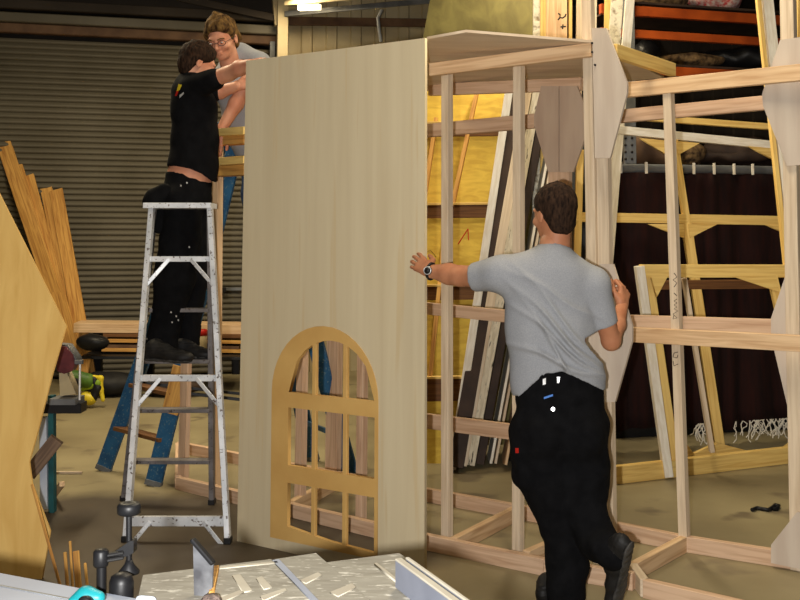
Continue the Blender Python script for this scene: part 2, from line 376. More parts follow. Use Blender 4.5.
struct(link('wall_right', bm_mesh(box_bm(.1, 17, 6, 0)), roof_dk, None, Matrix.Translation((9.4, 6.2, 3))))
# shutter latch
a = PP(222, 289, (S0+SN*.06, SN)); b_ = PP(246, 289, (S0+SN*.06, SN))
t = thing('shutter_latch', a, 'grey sliding latch bar on the shutter left of the panel', 'latch'); beam('bolt', a, b_, .035, .03, grey_steel, t); beam('keeper', PP(221, 290, (S0+SN*.07, SN)), PP(226, 290, (S0+SN*.07, SN)), .06, .05, black, t)

# =====================================================================
# BIG TIMBER FRAME
# =====================================================================
FR = thing('timber_frame', (.3, 5.6, 0), 'large open pine framework with grey plywood gussets behind the man in grey', 'frame')
PF = vplane(G(421, 548), G(545, 576)); PB_ = vplane(G(421, 499), G(684, 550)); FD = Vector((PB_[1].y*-1, PB_[1].x, 0)); FD = Vector((.78, -.62, 0)).normalized()
def off(pl, o): return (pl[0]+pl[1]*o, pl[1])
PBn = off(PB_, .0)
if PB_[1].y > 0: PB_ = (PB_[0], -PB_[1])
if PF[1].y > 0: PF = (PF[0], -PF[1])
def post(x, y, ytop, w=.045, t=.045, m=pine_pale, xt=None, z=None, lift=.0):
    a = G(x, y); a.z = lift
    b = PY(xt if xt is not None else x+(x-450)*-.00011*(y-ytop), ytop, a.y)
    if z: b = a+(b-a)*(z/(b.z))
    beam('post', a, b, w, t, m, FR, up=FD)
post(447, 543, 72); post(518, 556, 66, xt=519); 
a = G(599, 563); b_ = PY(588, 0, 5.02); beam('post', a, a+(b_-a)*1.2, .052, .04, pine_pale, FR, up=FD)
a = G(610, 564); b_ = PY(602, 30, 5.0); beam('post', a, b_, .062, .04, pine_pale, FR, up=FD)
post(685, 551, 80, xt=668, m=pine_pale); 
a = G(799, 570); beam('post', a, PY(787, -60, a.y), .065, .05, pine_pale, FR, up=FD)
post(183, 487, 106, .07, .035, pine_pink, xt=193); post(215, 494, 130, .055, .045, pine, xt=218)
post(300, 508, 98, .055, .045, pine_pink); post(361, 524, 85, .045, .045, pine_pink); post(333, 481, 95, .1, .05, pine_pink)
a = PP(561, 528, PB_); a.z = 0; b_ = PY(560, 90, a.y); beam('post', a, b_, .13, .04, pine_pink, FR, up=FD)
def rail(p, q, h=.075, t=.035, m=pine, pl=None, name='rail'):
    a = PP(*p, pl) if pl else G(*p); b = PP(*q, pl) if pl else G(*q); return beam(name, a, b, h, t, m, FR)
def base(p, q, m=pine_pink, h=.075, t=.04):   # p, q: pixels of the foot line
    a = G(*p); b = G(*q); a.z = b.z = h/2; return beam('base_rail', a, b, h, t, m, FR)
base((178, 489), (421, 548)); base((421, 548), (545, 575)); base((545, 575), (634, 590)); base((633, 580), (645, 597), pine_pale); base((645, 597), (810, 636), pine_pink)
base((178, 452), (421, 500)); base((421, 500), (617, 537)); base((617, 537), (684, 551)); base((684, 551), (815, 572))
base((178, 488), (178, 453)); base((290, 515), (341, 486), pine); base((454, 553), (518, 519), pine); base((526, 567), (600, 534), pine); base((633, 580), (685, 551), pine)
ft = vplane(PY(447, 68, 5.27), PY(600, 50, 4.98)); beam('top_rail', PY(430, 70, 5.28), PY(592, 50, 4.96), .065, .035, pine, FR)
bp = off(PB_, .0)
for p, q, h in (((430, 90), (582, 84), .07), ((424, 131), (536, 121), .08), ((423, 308), (600, 325), .07), ((421, 420), (600, 443), .085)):
    rail(p, q, h, .035, pine_pink, bp)
for y in (141, 172): beam('rail', PY(214, y, 6.45), PY(250, y-2, 6.15), .06, .09, plank_m, FR)
for y in (133, 162): beam('rail', PY(219, y, 6.3), PY(250, y-2, 6.05), .045, .09, pine_yel, FR)
bn = off(PB_, .06)
rail((618, 91), (812, 71.5), .078, .035, pine, bn); rail((622, 334), (812, 344), .075, .035, pine, bn)
bb = off(PB_, -.08)
rail((615, 117), (775, 102), .07, .035, pine_pink, bb); rail((615, 321), (790, 327), .07, .035, pine_pink, bb)
def gus(pts, pl, m=ply_grey, th=.014): return plate('gusset_plate', [PP(x, y, pl) for x, y in pts], th, m, FR)
P3 = (PY(606, 300, 4.90), PB_[1])
gus([(592, 28), (606, 28), (627, 83), (627, 93), (610, 158), (595, 158)], P3)
gus([(600, 264), (613, 264), (632, 326), (632, 341), (615, 402), (601, 402), (583, 340), (583, 328)], P3)
P5 = off(vplane(G(684, 550), G(800, 568)), .0); P5 = (P5[0], P5[1] if P5[1].y < 0 else -P5[1]); P5 = off(P5, .075)
gus([(780, 40), (800, 37), (822, 90), (822, 101), (800, 165), (787, 166), (763, 106), (762, 94)], P5)
P5b = off(P5, -.045)
gus([(790, 262), (803, 262), (824, 318), (824, 336), (806, 430), (793, 430), (771, 337), (771, 318)], P5b)
gus([(797, 512), (812, 514), (835, 550), (835, 575), (800, 569), (771, 563), (771, 545)], P5)
bg = off(PB_, .03)
gus([(541, 86), (558.7, 86), (558.7, 172), (548, 172), (534, 125), (534, 116)], bg, ply_brown); gus([(559.4, 86), (577, 86), (584, 104), (584, 140), (573, 172), (559.4, 172)], bg, ply_brown)
# plywood roof sheet with its overhang
plate('roof_sheet', [PZ(*p, 2.465) for p in ((427, 38), (466, 31), (593, 41.5), (664, 77), (582, 84), (430, 90), (408, 92))], .012, ply_roof, FR, back=False)
beam('rail', PY(614, 51, 5.0), PY(673, 70, 5.5), .068, .035, pine_yel, FR)
# screws and pencil marks on the timbers
sp = vplane(PY(447, 68, 5.24), PY(600, 50, 4.93)); sp = (sp[0], sp[1] if sp[1].y < 0 else -sp[1])
for x, y in ((592, 43), (592, 52), (595, 65)):
    p = PP(x, y, off(P3, .004)); lathe('screw', [(.006, -.002), (.006, .003), (.002, .004)], ink, FR, frame_of((1, 0, 0), (0, -.3, 1), p) @ Matrix.Rotation(math.pi/2, 4, 'X'), 8)
pp = PY(675, 330, G(685, 551).y-.045); pm = (pp, Vector((.1, -1, 0)).normalized())
strokes('handwriting', [[(674, 273), (677, 277), (673, 280), (677, 283), (674, 287)], [(674, 293), (677, 296)], [(677, 299), (674, 301), (677, 303), (674, 305), (677, 307), (674, 309), (678, 311), (673, 314), (677, 318), (673, 319), (674, 315)]], pm, .0018, ink, FR)
strokes('handwriting', [[(678, 352), (674, 353), (673, 357), (677, 358), (678, 355)], [(673, 361), (674, 366), (678, 364)]], pm, .0018, ink, FR)

# =====================================================================
# TALL PLYWOOD PANEL WITH ARCHED WINDOW
# =====================================================================
BL = G(237, 541); BR = PY(421, 574, 4.8); BR.z = 0; D_ = (BR-BL).normalized(); N_ = Vector((D_.y, -D_.x, 0))
TW = thing('scenery_wall', (BL+BR)/2, 'tall pale plywood sheet with an arched window, between the ladder and the man in grey', 'scenery wall')
def uv(u, v, o=0): return BL + D_*u + Vector((0, 0, v)) + N_*o
def arch(u0, u1, v0, vs, n=20, o=0):
    c = (u0+u1)/2; r = (u1-u0)/2
    return [uv(u0, v0, o), uv(u1, v0, o)] + [uv(c+r*math.cos(i*math.pi/n), vs+r*math.sin(i*math.pi/n), o) for i in range(n+1)]
plate('sheet', [uv(0, .0), uv(1.168, 0), uv(1.168, 2.453), uv(.02, 2.462)], .018, ply_panel, TW, [arch(.231, .905, .055, .771)], xdir=D_)
# window frame: outer arch with openings
def seg_open(u0, u1, v0, vtop):  # opening whose top follows the inner arch
    cu, r, vs = .615, .27, .771; out = [uv(u0, v0), uv(u1, v0)]
    if vtop: return out + [uv(u1, vtop), uv(u0, vtop)]
    n = 10
    for i in range(n+1):
        u = u1+(u0-u1)*i/n; out.append(uv(u, vs+math.sqrt(max(r*r-(u-cu)**2, 0))*1.0))
    return out
ho = [seg_open(.345, .885, .775, None), seg_open(.345, .885, .42, .70), [uv(.345, .125), uv(.615, .095), uv(.885, .085), uv(.885, .335), uv(.345, .335)]]
WF = plate('window_frame', arch(.2315, .9045, .0555, .771, o=.003), .022, mdf, TW, ho, xdir=D_)
for u in (.5095, .704):
    for v0, v1 in ((.775, .771+math.sqrt(.27**2-(u-.615)**2)+.003), (.42, .70), (.105 if u < .6 else .092, .335)):
        beam('glazing_bar', uv(u, v0-.002, -.008), uv(u, v1+.002, -.008), .025, .02, mdf, WF, up=D_)

# =====================================================================
# LADDERS
# =====================================================================
def at_y(a, b, y):   # point of segment ab seen on image row y
    lo, hi = 0., 1.
    def row(p): d = p-CAM; return YP-F*d.dot(_U)/d.dot(_W)
    for _ in range(40):
        m = (lo+hi)/2
        if row(a+(b-a)*m) > y: lo = m
        else: hi = m
    return a+(b-a)*lo
NL, NR, FL_, FR_ = G(126, 541), G(228, 543), G(124, 500), G(212, 504)
TL, TR = PY(152, 207, 5.86), PY(210, 207, 5.86); TLf, TRf = PY(155, 207, 6.0), PY(210, 207, 6.0)
LA = thing('step_ladder', (NL+FR_)/2, 'paint-spattered aluminium step ladder under the man in the black t-shirt', 'ladder')
for a, b_, m in ((NL, TL, alu), (NR, TR, alu), (FL_, TLf, alu_dk), (FR_, TRf, alu_dk)): rl = beam('rail', a, b_, .028, .05, m, LA, up=(1, 0, 0)); beam('foot', a, a+Vector((0, 0, .03)), .036, .058, black, rl, up=(1, 0, 0))

beam('top_cap', PY(147, 206, 5.9), PY(214, 206, 5.9), .03, .17, alu, LA)
for y, h in ((259, .03), (378, .034), (521, .05)):
    a = at_y(NL, TL, y); b_ = at_y(NR, TR, y); beam('crossbar', a, b_, h, .02, alu, LA)
    dd = (b_-a).normalized()
    for s, p, q in ((1, a, NL), (-1, b_, NR)):
        c = p+dd*s*.12+Vector((0, -.012, 0)); e = p+(q-p).normalized()*.15+Vector((0, -.012, 0)); beam('brace', c, e, .022, .006, alu, LA)
for y in (259, 310, 361, 410, 461):
    a = at_y(FL_, TLf, y); b_ = at_y(FR_, TRf, y); beam('tread', a, b_, .022, .085, alu_dk, LA)
beam('spreader', at_y(NL, TL, 375), at_y(FL_, TLf, 378), .015, .004, alu_dk, LA); beam('spreader', at_y(NR, TR, 375), at_y(FR_, TRf, 378), .015, .004, alu_dk, LA)
# blue ladder
bl1, bl2 = G(103, 471), G(153, 486); bt1, bt2 = PY(226, 126, 6.95), PY(240, 128, 6.75); br1, br2 = G(352, 480), G(312, 461)
LB = thing('step_ladder', (bl1+br1)/2, 'blue step ladder with a yellow rail section, straddling behind the panel', 'ladder')
for a, b_ in ((bl1, bt1), (bl2, bt2), (br2, bt1+Vector((.12, 0, 0))), (br1, bt2+Vector((.12, 0, 0)))):
    rl = beam('rail', a, b_, .105, .03, blue, LB, up=(1, -.2, 0)); d = (b_-a).normalized(); beam('foot', a, a+d*.035, .11, .036, grey_steel, rl, up=(1, -.2, 0))
for i in range(1, 8):
    t = i/8; beam('tread', bl1.lerp(bt1, t), bl2.lerp(bt2, t), .025, .08, brown_face, LB)
    if i % 2: beam('crossbar', br2.lerp(bt1, t), br1.lerp(bt2, t), .03, .02, blue, LB)
beam('rail_section', at_y(bl2, bt2, 413)+Vector((0, -.022, 0)), at_y(bl2, bt2, 366)+Vector((0, -.022, 0)), .108, .02, plank_m, LB, up=(1, -.2, 0))
beam('top_cap', bt1+Vector((.0, .08, .01)), bt2+Vector((.12, -.08, .01)), .03, .26, blue, LB)
beam('spreader', at_y(bl1, bt1, 382), at_y(br2, bt1, 400), .02, .006, black, LB); beam('spreader', at_y(bl2, bt2, 392), at_y(br1, bt2, 410), .02, .006, black, LB)

# =====================================================================
# PEOPLE
# =====================================================================
def V(x, y, Y): return tuple(PY(x, y, Y))
def yawM(c, f, tilt=0, roll=0):
    """head frame: y = face direction (f in xy), tilt>0 looks down"""
    f = Vector((f[0], f[1], 0)).normalized(); r = Vector((f.y, -f.x, 0)); M = Matrix((r, f, Vector((0, 0, 1)))).transposed().to_4x4()
    M = M @ Matrix.Rotation(-tilt, 4, 'X') @ Matrix.Rotation(roll, 4, 'Y'); M.translation = Vector(c); return M
def head_sdf(M, sc=1.0, neck=None):
    s = SDF(.014)
    def p(x, y, z): return tuple(M @ Vector((x*sc, y*sc, z*sc)))
    e = lambda c, r, k=None, sub=False: s.ell(p(*c), [v*sc for v in r], M, k, sub)
    e((0, -.012, .032), (.074, .096, .086)); e((0, .025, -.03), (.060, .070, .075), .03); e((0, .055, -.082), (.030, .032, .026), .03)
    e((0, .082, .022), (.052, .016, .014), .02)
    for q in (-1, 1):
        e((q*.034, .096, .002), (.017, .016, .011), .01, True); e((q*.031, .080, .002), (.0135, .0135, .0125), .004)
        e((q*.040, .066, -.028), (.022, .024, .018), .02); e((q*.078, -.012, -.010), (.009, .019, .031), .008); e((q*.086, -.006, -.008), (.006, .009, .018), .004, True)
        e((q*.011, .106, -.030), (.008, .009, .007), .006)
    s.cone(p(0, .092, .012), p(0, .114, -.026), .008*sc, .0115*sc, k=.008)
    e((0, .092, -.054), (.021, .010, .006), .006); e((0, .090, -.064), (.018, .010, .006), .006); e((0, .104, -.0585), (.022, .006, .0018), .003, True)
    if neck is not None: s.cone(p(0, -.02, -.05), neck, .056*sc, .060*sc, k=.02)
    return s
def hair(name, M, m, parent, sc=1.0, amp=.006, hl=None, thick=.012, seed=1, fs=60, h=.0045):
    s = SDF(.01)
    def p(x, y, z): return tuple(M @ Vector((x*sc, y*sc, z*sc)))
    t = thick
    s.ell(p(0, -.014, .036), [(.074+t)*sc, (.096+t)*sc, (.086+t*1.2)*sc], M); s.ell(p(0, -.045, -.03), [(.056+t)*sc, (.050+t)*sc, .085*sc], M, .02)
    Mi = np.array(M.inverted()); hl = hl or ([-.1, -.05, -.02, .02, .05, .075, .1], [-.10, -.095, -.03, .005, .02, .055, .068])
    def f(P, D):
        Q = P@Mi[:3, :3].T+Mi[:3, 3]; cut = np.interp(Q[..., 1]/sc, hl[0], hl[1])*sc
        n = vnoise(Q*np.array([1, 1, .45]), fs, seed); D = D+amp*n+amp*.6*vnoise(Q, fs*.45, seed+3)
        D = D+t*sc*1.1*np.exp(-np.maximum(Q[..., 2]-cut, 0)/(.016*sc)); return np.maximum(D, cut+.004*n-Q[..., 2])
    s.mods.append(f); return np_mesh(name, [s.mesh(h)], m, parent)
def hand(wrist, d, n, side, curl=(.25, .3, .35, .4), thumb=.6, sc=1.0, h=.003):
    """d: wrist->knuckles, n: out of the BACK of the hand, side: towards the thumb"""
    d = Vector(d).normalized(); n = Vector(n); n = (n-d*n.dot(d)).normalized(); sd = n.cross(d); 
    if sd.dot(Vector(side)) < 0: sd = -sd
    W = Vector(wrist); s = SDF(.006)
    s.cone(W-d*.02*sc, W+d*.02*sc, .026*sc, .027*sc, .72, n, .02)
    base_ = [.030, .010, -.011, -.030]; ln_ = [.040, .044, .041, .032]
    for i in range(4):
        k = W+d*(.088-.006*abs(i-1))*sc+sd*base_[i]*sc; s.cone(W+sd*base_[i]*.5*sc+d*.012*sc, k, .0135*sc, .0105*sc, k=.014)
        a = curl[i]; p = k; dirr = d.copy(); r = .0095*sc*(1 if i < 3 else .88)
        for j, f in enumerate((1, .62, .5)):
            dirr = (Matrix.Rotation(0, 3, 'X') @ dirr); ang = a*(.7 if j == 0 else 1.1); ax = n.cross(d)
            dirr = Matrix.Rotation(ang, 3, ax) @ dirr
            if dirr.dot(n) > d.dot(n)+.3: dirr = Matrix.Rotation(-2*ang, 3, ax) @ dirr
            fan = sd*(.08*(1.2-i*.8) if j == 0 else 0)
            q = p+(dirr+fan).normalized()*ln_[i]*f*sc; s.cone(p, q, r, r*.92, k=.004); p = q; r *= .92
    t0 = W+d*.02*sc+sd*.022*sc; t1 = t0+(d*.6+sd*(.4+thumb)-n*.35).normalized()*.042*sc; t2 = t1+(d*.9+sd*thumb*.6-n*.3).normalized()*.034*sc; t3 = t2+(d*1.0+sd*.1-n*.35).normalized()*.026*sc
    s.cone(t0, t1, .017*sc, .0125*sc, k=.014); s.cone(t1, t2, .0118*sc, .0105*sc, k=.004); s.cone(t2, t3, .0105*sc, .009*sc, k=.004)
    return s.mesh(h)
def shoe(name, heel, toe, m, parent, up=(0, 0, 1), sc=1.0, ankle=None):
    heel = Vector(heel); toe = Vector(toe); d = (toe-heel).normalized(); u = Vector(up); u = (u-d*u.dot(d)).normalized(); L = (toe-heel).length
    s = SDF(.018); M = Matrix((d.cross(u), d, u)).transposed().to_4x4()
    for t, w_, hh, z in ((.12, .036, .045, .045), (.38, .037, .048, .05), (.62, .045, .035, .036), (.84, .046, .030, .030)):
        s.ell(heel+d*L*t+u*z*sc, [w_*sc, .062*sc, hh*sc], M)
    s.cone(heel+d*L*.2+u*.07*sc, ankle if ankle is not None else heel+d*L*.17+u*.14*sc, .043*sc, .044*sc)
    Hm = np.array(heel); U_ = np.array(u); Dm = np.array(d)
    def f(P, D):
        z = (P-Hm)@U_; y = (P-Hm)@Dm; D = D-.004*np.exp(-((z-.012)/.008)**2)
        D = D+.0025*np.sin(z*420)*(z > .05)*(z < .1)+.006*(np.sin(y*130) > 0)*(z < .02)
        return np.maximum(D, -z)
    s.mods.append(f); o = np_mesh(name, [s.mesh(.006)], m, parent)
    q = SDF(.01); q.chain([(heel+d*L*t+u*.012*sc, w_*sc) for t, w_ in ((.07, .033), (.3, .034), (.5, .033), (.7, .043), (.88, .040))], .3, tuple(u))
    def g(P, D):
        y = (P-Hm)@Dm; z = (P-Hm)@U_; x = (P-Hm)@np.cross(Dm, U_)
        return D+.004*(np.sin(y*190+np.sin(x*90)) > .2)*(z < .010)
    q.mods.append(g); np_mesh('sole', [q.mesh(.004)], sole_m, o); return o
def stick(name, obj, px, m, parent, offs=.002, th=.002):
    """small flat patch laid on obj's surface where the camera sees px"""
    me = obj.data; W_ = wmat(obj); bv = BVHTree.FromPolygons([W_ @ v.co for v in me.vertices], [tuple(p.vertices) for p in me.polygons])
    pts = []; nn = Vector()
    for x, y in px:
        r = ray(x, y).normalized(); loc, nrm, _, _ = bv.ray_cast(CAM, r)
        if loc is None: continue
        if nrm.dot(r) > 0: nrm = -nrm
        nn += nrm; pts.append(loc)
    if len(pts) < 3: print('STICK MISS', name); return
    nn.normalize(); c = sum(pts, Vector())/len(pts); bm = bmesh.new()
    vs = [bm.verts.new(p+nn*offs) for p in pts]; f = bm.faces.new(vs)
    r = bmesh.ops.extrude_face_region(bm, geom=[f]); bmesh.ops.translate(bm, verts=[v for v in r['geom'] if isinstance(v, bmesh.types.BMVert)], vec=nn*th)
    return link(name, bm_mesh(bm), m, parent)
def noise_folds(amp, fs, seed=1):
    return lambda P, D: D+amp*vnoise(P, fs, seed)+amp*.5*vnoise(P, fs*2.1, seed+5)

# ---- the man in grey pushing the panel ----
M3 = thing('person', G(568, 606), 'man in grey t-shirt seen from behind, hand with black wristwatch on the plywood', 'person')
Y3 = 4.47
hM = yawM(V(554, 214, Y3+.02), (-.47, .88), .06)
nk = V(556, 252, Y3)
hs = head_sdf(hM, 1.0, nk)
bd = SDF(.03)
pnl = (BL+N_*.014, N_)
el, wrl = V(460, 276, 4.60), V(429, 271, 4.705); er, wrr = V(611, 341, 4.53), V(622, 307, 4.74)
bd.chain([(V(553, 244, Y3), .058), (V(555, 262, Y3), .07)]); bd.chain([(V(504, 280, Y3), .05), (V(553, 272, Y3), .065), (V(588, 288, Y3), .05)])
bd.chain([(V(548, 290, Y3), .15), (V(550, 330, Y3), .14), (V(557, 380, Y3), .14), (V(560, 420, Y3), .16)], .62)
armL = [(V(500, 277, Y3), .05), (V(478, 276, 4.53), .05), (el, .043), (V(449, 274, 4.645), .045), (wrl, .029)]
armR = [(V(591, 290, Y3), .048), (V(603, 312, Y3+.01), .048), (er, .039), (V(616, 325, 4.63), .040), (wrr, .027)]
bd.chain(armL, k=.02); bd.chain(armR, k=.02)
bd.chain([(V(540, 430, Y3), .08), (V(551, 510, Y3), .055), (V(564, 590, Y3), .04)]); bd.chain([(V(582, 430, Y3), .08), (V(585, 505, Y3-.02), .055), (V(604, 556, 4.3), .04)])
handL = hand(wrl, PP(411, 257, pnl)-Vector(wrl), (-.25, -.9, .35), (.3, .1, .9), curl=(.15, .2, .25, .32), thumb=.3, sc=1.0)
handR = hand(wrr, Vector(V(625, 286, 4.79))-Vector(wrr), (.75, -.6, .2), (-.7, -.3, .5), curl=(1.0, 1.05, 1.1, 1.1), thumb=.3, sc=1.05)
np_mesh('body', [bd.mesh(.007), hs.mesh(.004), handL, handR], skin_tan, M3)
hair('hair', hM, hair_dk, M3, 1.0, .004, thick=.013)
sh = SDF(.03)
sh.chain([(V(502, 274, Y3), .078), (V(553, 270, Y3), .095), (V(592, 284, Y3), .078)], .9)
sh.cone(V(553, 258, Y3), V(554, 268, Y3), .078, .10, k=.04)
sh.chain([(V(548, 292, Y3), .186), (V(551, 330, Y3), .180), (V(557, 372, Y3), .182), (V(559, 400, Y3), .195)], .62, k=.04)
sh.cone(V(500, 274, Y3), V(474, 277, 4.54), .076, .064, k=.03); sh.cone(V(592, 286, Y3), V(604, 322, Y3+.02), .074, .060, k=.025)
c3 = np.array(V(553, 320, Y3)); cuff1 = (np.array(V(474, 277, 4.54)), np.array(Vector(V(474, 277, 4.54))-Vector(V(500, 274, Y3)))); cuff1 = (cuff1[0], cuff1[1]/np.linalg.norm(cuff1[1]))
cuff2 = (np.array(V(606, 325, Y3+.02)), np.array(Vector(V(604, 322, Y3+.02))-Vector(V(592, 286, Y3)))); cuff2 = (cuff2[0], cuff2[1]/np.linalg.norm(cuff2[1]))
hx = [V(x, y, 4.35)[0] for x, y in ((505, 400), (520, 399), (532, 386), (547, 374), (562, 372), (580, 380), (607, 393))]; hz = [V(x, y, 4.35)[2] for x, y in ((505, 400), (520, 399), (532, 386), (547, 374), (562, 372), (580, 380), (607, 393))]
nkz = V(553, 244, Y3)[2]
def f3(P, D):
    X = P[..., 0]-c3[0]; Z = P[..., 2]-c3[2]
    back = np.clip((c3[1]+.02-P[..., 1])/.05, 0, 1); low = np.clip((.12-Z)/.25, 0, 1); torso = (np.abs(X+.0) < .24)
    # long diagonal folds running from the right armpit area to the left hem and down the back
    for (a0, b0, w_, am) in ((-.9, .02, .012, .013), (-.75, .075, .010, .010), (-1.05, -.045, .011, .010), (-.5, -.11, .012, .011), (-1.4, .12, .010, .007), (-.35, .16, .012, .008)):
        dl = (Z-(a0*X*1.1-b0))/math.sqrt(1+a0*a0)+.01*np.sin(X*22); D = D-3.0*am*np.exp(-(dl/(w_*.85))**2)*back*torso*np.clip(1.2-np.abs(X)/.2, 0, 1)*(.35+.65*low)
    D = D+.006*vnoise(P*np.array([1.3, 1, .8]), 11, 3)
    cut = np.interp(P[..., 0], hx, hz)+.004*vnoise(P, 25, 8)
    front = np.clip((P[..., 1]-c3[1])/.05, 0, 1)
    D = np.maximum(D, np.where(P[..., 0] > -10, cut-P[..., 2], D)*(np.abs(P[..., 0]-c3[0]) < .3)+(-1)*(np.abs(P[..., 0]-c3[0]) >= .3))
    for c, n in (cuff1, cuff2):
        near = np.linalg.norm(P-c, axis=-1) < .16; D = np.where(near, np.maximum(D, (P-c)@n), D)
    nc = np.linalg.norm(P-np.array(V(556, 236, Y3+.01)), axis=-1)-.072
    return np.maximum(D, -nc)
sh.mods.append(f3); shirt3 = np_mesh('t_shirt', [sh.mesh(.0065)], grey_shirt, M3)
tr = SDF(.035)
tr.chain([(V(559, 372, Y3), .166), (V(559, 384, Y3), .172), (V(560, 420, Y3), .186)], .68); tr.ell(V(541, 432, Y3-.03), (.10, .12, .12)); tr.ell(V(582, 432, Y3-.03), (.10, .12, .12))
tr.chain([(V(538, 432, Y3), .118), (V(545, 475, Y3), .112), (V(561, 525, Y3), .090), (V(567, 565, Y3), .085), (V(566, 594, Y3), .084)], k=.02)
tr.chain([(V(581, 432, Y3), .118), (V(580, 475, Y3), .108), (V(583, 510, Y3-.04), .088), (V(598, 542, 4.36), .080), (V(607, 550, 4.27), .066), (V(612, 556, 4.24), .055)], k=.02)
tr.ell(V(520, 455, Y3), (.035, .08, .11)); tr.ell(V(598, 478, Y3), (.045, .08, .10))
def ft_(P, D):
    D = D+.009*vnoise(P*np.array([1, 1, 1.6]), 9, 5)+.005*vnoise(P, 24, 6); t = np.array(V(559, 369, Y3))[2]
    s_ = np.array(V(566, 600, Y3))[2]
    return np.maximum(np.maximum(D, P[..., 2]-t), s_-P[..., 2])
tr.mods.append(ft_); tr3 = np_mesh('trousers', [tr.mesh(.008)], black_cloth, M3)
shoe('boot', PZ(543, 607, .0), PZ(566, 586, .0), boot_m, M3, sc=1.1, ankle=V(565, 590, Y3))
tz = G(620, 618); tz.z = .012; hz_ = PY(633, 547, 4.17)
shoe('boot', hz_, tz+Vector((.0, .02, .01)), boot_m, M3, up=(-.75, .50, .35), sc=1.12, ankle=V(612, 557, 4.27))
beltc = [PY(x, y, Y3-.125) for x, y in ((535, 385), (543, 379), (552, 377), (562, 376), (572, 378))]
stick('belt_clip', tr3, [(543, 379), (546, 378), (546, 384), (543, 385)], silver, M3); stick('belt_clip', tr3, [(557, 377), (560, 377), (559, 383), (557, 383)], silver, M3)
stick('cloth_tag', tr3, [(544, 397), (553, 394), (553, 396), (544, 399)], blue_tag, M3); stick('pocket_tag', tr3, [(516, 448), (519, 448), (519, 453), (516, 453)], red, M3)
stick('snap_button', tr3, [(553+2.2*math.cos(a), 409+2.2*math.sin(a)) for a in [i*math.pi/4 for i in range(8)]], silver, M3)
wd = (Vector(wrl)-Vector(el)).normalized(); wc = Vector(wrl)-wd*.012; fa = frame_of(wd, (0, 0, 1), wc)
strap = tube('watch', [fa @ Vector((0, .031*math.cos(a), .034*math.sin(a))) for a in [i*math.pi/12 for i in range(24)]], .0075, black, M3, cyclic=True)
strap['label'] = 'black wristwatch'
wn = Vector((-.35, -.9, .1)).normalized(); lathe('watch_face', [(.019, 0), (.020, .006), (.017, .009), (.014, .0085)], black, strap, frame_of(wn.orthogonal(), wn, wc+wn*.036), 20)
lathe('watch_bezel', [(.0185, .0), (.0185, .010), (.015, .011), (.015, .0)], silver, strap, frame_of(wn.orthogonal(), wn, wc+wn*.036), 20)
lathe('watch_glass', [(.0145, .0), (.0145, .012)], black, strap, frame_of(wn.orthogonal(), wn, wc+wn*.036), 20)

# ---- the man in black on the aluminium ladder ----
tread = at_y(FL_, TLf, 361); zt_ = tread.z+.012
M1 = thing('person', (tread.x+.2, 6.08, zt_), 'man in black t-shirt and black trousers standing on the aluminium ladder', 'person')
Y1 = 6.12
hM1 = yawM(V(198, 64, Y1), (.86, .5), .35)
hs1 = head_sdf(hM1, 1.0, V(188, 88, Y1)); bd = SDF(.03)
bd.chain([(V(188, 84, Y1), .06), (V(192, 98, Y1), .1), (V(194, 150, Y1), .115), (V(190, 175, Y1), .122), (V(186, 195, Y1), .12)], .95)
w1, e1, s1 = V(250, 64, 5.75), V(228, 74, 5.92), V(198, 84, 6.0); w2, e2, s2 = V(238, 86, 6.25), V(220, 92, 6.3), V(200, 90, 6.25)
a1 = [(s1, .055), (e1, .043), (V(240, 68, 5.83), .043), (w1, .028)]; a2 = [(s2, .055), (e2, .042), (w2, .03)]
bd.chain(a1, k=.02); bd.chain(a2, k=.02)
bd.chain([(V(180, 200, Y1-.05), .09), (V(174, 270, Y1), .06), (V(160, 338, Y1), .045)]); bd.chain([(V(193, 200, Y1+.1), .09), (V(190, 270, Y1+.12), .06), (V(190, 338, Y1+.15), .045)])
h1 = hand(w1, Vector(V(262, 57, 5.62))-Vector(w1), (0, -.5, 1), (-.2, .8, 0), (.35, .4, .45, .5), .4); h2 = hand(w2, (1, -.1, .25), (0, -1, .2), (0, .2, 1), (.5, .5, .5, .5), .4)
np_mesh('body', [bd.mesh(.008), hs1.mesh(.0045), h1, h2], skin, M1)
hair('hair', hM1, hair_dk, M1, 1.0, .007, thick=.016, seed=5)
sh = SDF(.04)
sh.chain([(V(191, 84, Y1-.01), .085), (V(189, 92, Y1), .095), (V(194, 108, Y1), .128), (V(195, 140, Y1), .131), (V(193, 165, Y1), .140), (V(192, 185, Y1), .14)], .95)
sh.cone(V(192, 88, 6.04), V(215, 79, 5.95), .075, .062, k=.04); sh.cone(V(196, 90, 6.24), V(214, 92, 6.28), .07, .06, k=.04)
cfa = (np.array(V(220, 77, 5.94)), np.array([.93, -.25, .2])); n1 = np.array(V(202, 66, Y1)); hX = [V(x, 170, Y1)[0] for x in (165, 180, 195, 206, 214)]; hZ = [V(190, y, Y1-.1)[2] for y in (166, 166, 169, 174, 181)]
def f1(P, D):
    D = D+.005*vnoise(P, 11, 9); D = np.maximum(D, np.interp(P[..., 0], hX, hZ)-P[..., 2])
    for c in (cfa, (np.array(V(219, 91, 6.28)), np.array([1, 0, 0]))):
        near = np.linalg.norm(P-c[0], axis=-1) < .1; D = np.where(near, np.maximum(D, (P-c[0])@c[1]), D)
    return np.maximum(D, -(np.linalg.norm(P-n1, axis=-1)-.07))
sh.mods.append(f1); shirt1 = np_mesh('t_shirt', [sh.mesh(.008)], black_cloth, M1)
tr = SDF(.04)
tr.chain([(V(188, 176, Y1), .132), (V(187, 196, Y1), .145)], .95)
